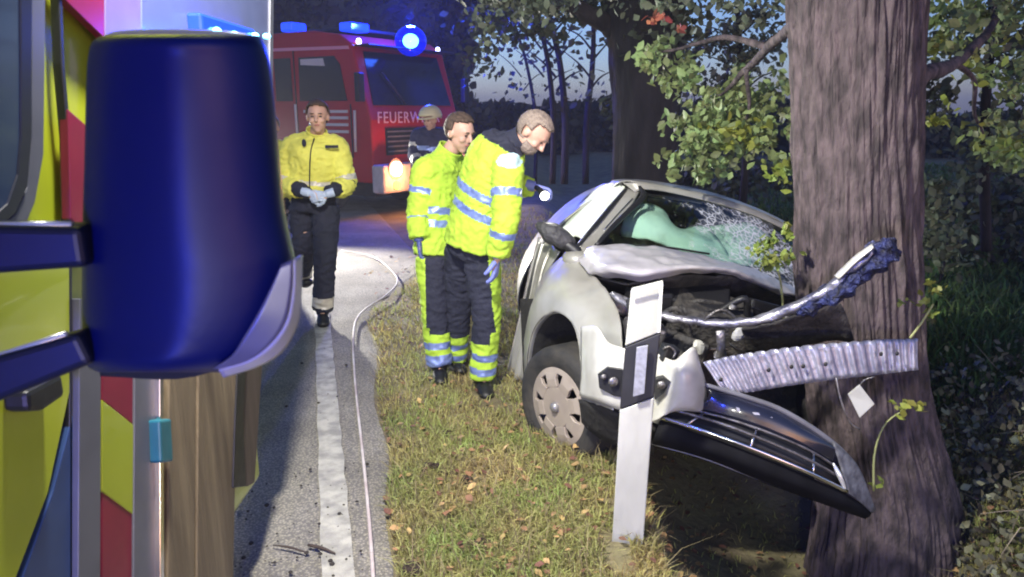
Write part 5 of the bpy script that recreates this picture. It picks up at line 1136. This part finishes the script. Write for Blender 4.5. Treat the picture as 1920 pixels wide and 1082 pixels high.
# firefighter by the engine
J = jn(head=(807, 226, 9.3), face=(-.5, -.85, -.2), up=(0, 0, 1), neck=(806, 243, 9.35), chest=(804, 262, 9.35), waist=(802, 300, 9.35), pelvis=(802, 322, 9.35), hem=(802, 328, 9.35),
       shL=(826, 255, 9.35), elL=(832, 290, 9.3), wrL=(812, 305, 9.1), shR=(784, 255, 9.35), elR=(776, 288, 9.25), wrR=(784, 306, 9.05),
       hipL=(812, 330, 9.35), knL=(813, 385, 9.3), anL=(814, 438, 9.35), toeL=(810, 456, 9.2), hipR=(792, 330, 9.35), knR=(791, 385, 9.3), anR=(790, 438, 9.35), toeR=(786, 456, 9.2))
pd, _ = person('person', 'firefighter in pale helmet and dark coat standing before the fire engine front', J, None, M_navy, M_hair, (M_navy, M_navy), fine=.014,
    jm=mat('firefighter_coat', (.035, .035, .09), .8, var=.3), bands=[(0, .55, .65, 1), (0, .30, .38, 4), (4, .5, .8, 4), (3, .5, .7, 4)], helmet=mat('helmet_cream', (.62, .56, .36), .35), tw=1.05)
settle(pd)
# one more rescuer, mostly hidden by the mirror
J = jn(head=(506, 240, 7.2), face=(.2, -1, -.1), up=(0, 0, 1), neck=(504, 268, 7.25), chest=(503, 292, 7.25), waist=(502, 335, 7.25), pelvis=(502, 366, 7.25), hem=(502, 376, 7.25),
       shL=(534, 284, 7.25), elL=(541, 335, 7.2), wrL=(537, 375, 7.1), shR=(472, 284, 7.25), elR=(466, 335, 7.2), wrR=(468, 375, 7.1),
       hipL=(518, 378, 7.25), knL=(519, 450, 7.2), anL=(519, 520, 7.25), toeL=(519, 545, 7.1), hipR=(488, 378, 7.25), knR=(486, 450, 7.2), anR=(486, 520, 7.25), toeR=(486, 545, 7.1))
pe, _ = person('person', 'person in pale yellow jacket half hidden behind the right edge of the mirror', J, None, M_navy, M_hairg, (M_navy, M_navy), fine=.013, jm=M_yel, bands=[(0, .3, .4, 4), (1, .5, .7, 4), (3, .5, .7, 4)])
settle(pe)
bpy.data.scenes.remove(TS)

# ------------------------------------------------------------------ scene lamps
# assumed work light on a tripod, added out of sight behind the mirror
wl = root('assumed_work_light', 'assumed work light on a tripod, added on the road behind the mirror', 'work light', loc=(-3.6, 10.3, 0))
WL = Vector((-3.6, 10.3, 1.32))
tube('pole', [(-3.6, 10.3, .35), WL - Vector((0, 0, .1))], .018, M_blk, wl)
for a in (0, 2.1, 4.2): tube('leg', [(-3.6, 10.3, .8), (-3.6 + .5 * math.cos(a), 10.3 + .5 * math.sin(a), .02)], .012, M_blk, wl)
Mr = frame_rot(Vector((.8, .6, 0)), (0, 0, 1))
box('lamp_head', WL, (.34, .10, .26), M_blk, wl, Mr, .01)
box('lamp_glass', WL + Vector((.036, -.048, 0)), (.30, .01, .22), mat('assumed_work_light_glow', (1, 1, 1), .3, emit=(1, .98, .9), estr=20), wl, Mr)
settle(wl)
lamp('assumed_work_light_beam', 'SPOT', WL + Vector((.06, -.08, 0)), 4200, (1, .96, .86), .10, target=(.4, 3.4, .2), angle=80, blend=.7)
# low fill spots added behind the camera, as assumed headlights of an unseen vehicle
lamp('added_rear_fill', 'SPOT', (-.45, -3.5, .66), 420, (1, .97, .90), .16, target=(.75, 5.0, .30), angle=40, blend=.55)
lamp('added_rear_fill', 'SPOT', (.62, -3.5, .66), 260, (1, .97, .90), .16, target=(1.0, 5.0, .30), angle=44, blend=.55)
# fill lamp added on the ambulance flank, unseen behind the mirror
FL = Vector((-.75, 2.05, 1.50))
lamp('side_fill_light', 'SPOT', FL + Vector((.05, .03, 0)), 90, (1, .98, .92), .07, target=(1.0, 3.9, .9), angle=105, blend=.9)
lamp('added_roof_floodlight_beam', 'SPOT', (-.66, 1.78, 3.05), 1500, (1, .96, .88), .09, target=(.05, 3.7, 0), angle=128, blend=.8)  # floodlight added out of view to brighten road and grass
# blue flasher of the ambulance, an assumed unseen roof beacon, an added blue fill
lamp('flasher_light', 'POINT', onx(408, 66, XS + .13), 6, (.005, .05, 1), .04)
lamp('assumed_roof_beacon', 'POINT', (-1.25, -.5, 2.45), 520, (.02, .05, 1), .12)
lamp('mirror_blue_fill', 'POINT', (-.90, -.9, 1.1), 260, (.015, .045, 1), .10)  # blue lamp added beside the camera to lengthen the mirror's sheen
# ------------------------------------------------------------------ thin haze added for glow and softness
hz = bpy.data.materials.new('added_haze'); hz.use_nodes = True; hn = hz.node_tree; hn.nodes.remove(hn.nodes['Principled BSDF'])
pv = hn.nodes.new('ShaderNodeVolumePrincipled'); pv.inputs['Color'].default_value = (.85, .88, 1, 1); pv.inputs['Density'].default_value = .0018; pv.inputs['Anisotropy'].default_value = .3
hn.links.new(pv.outputs[0], hn.nodes['Material Output'].inputs['Volume'])
V, Fc_ = box_geo((0, 300, 5.5), (860, 640, 14)); mk('added_haze_box', V, Fc_, hz, kind='stuff')
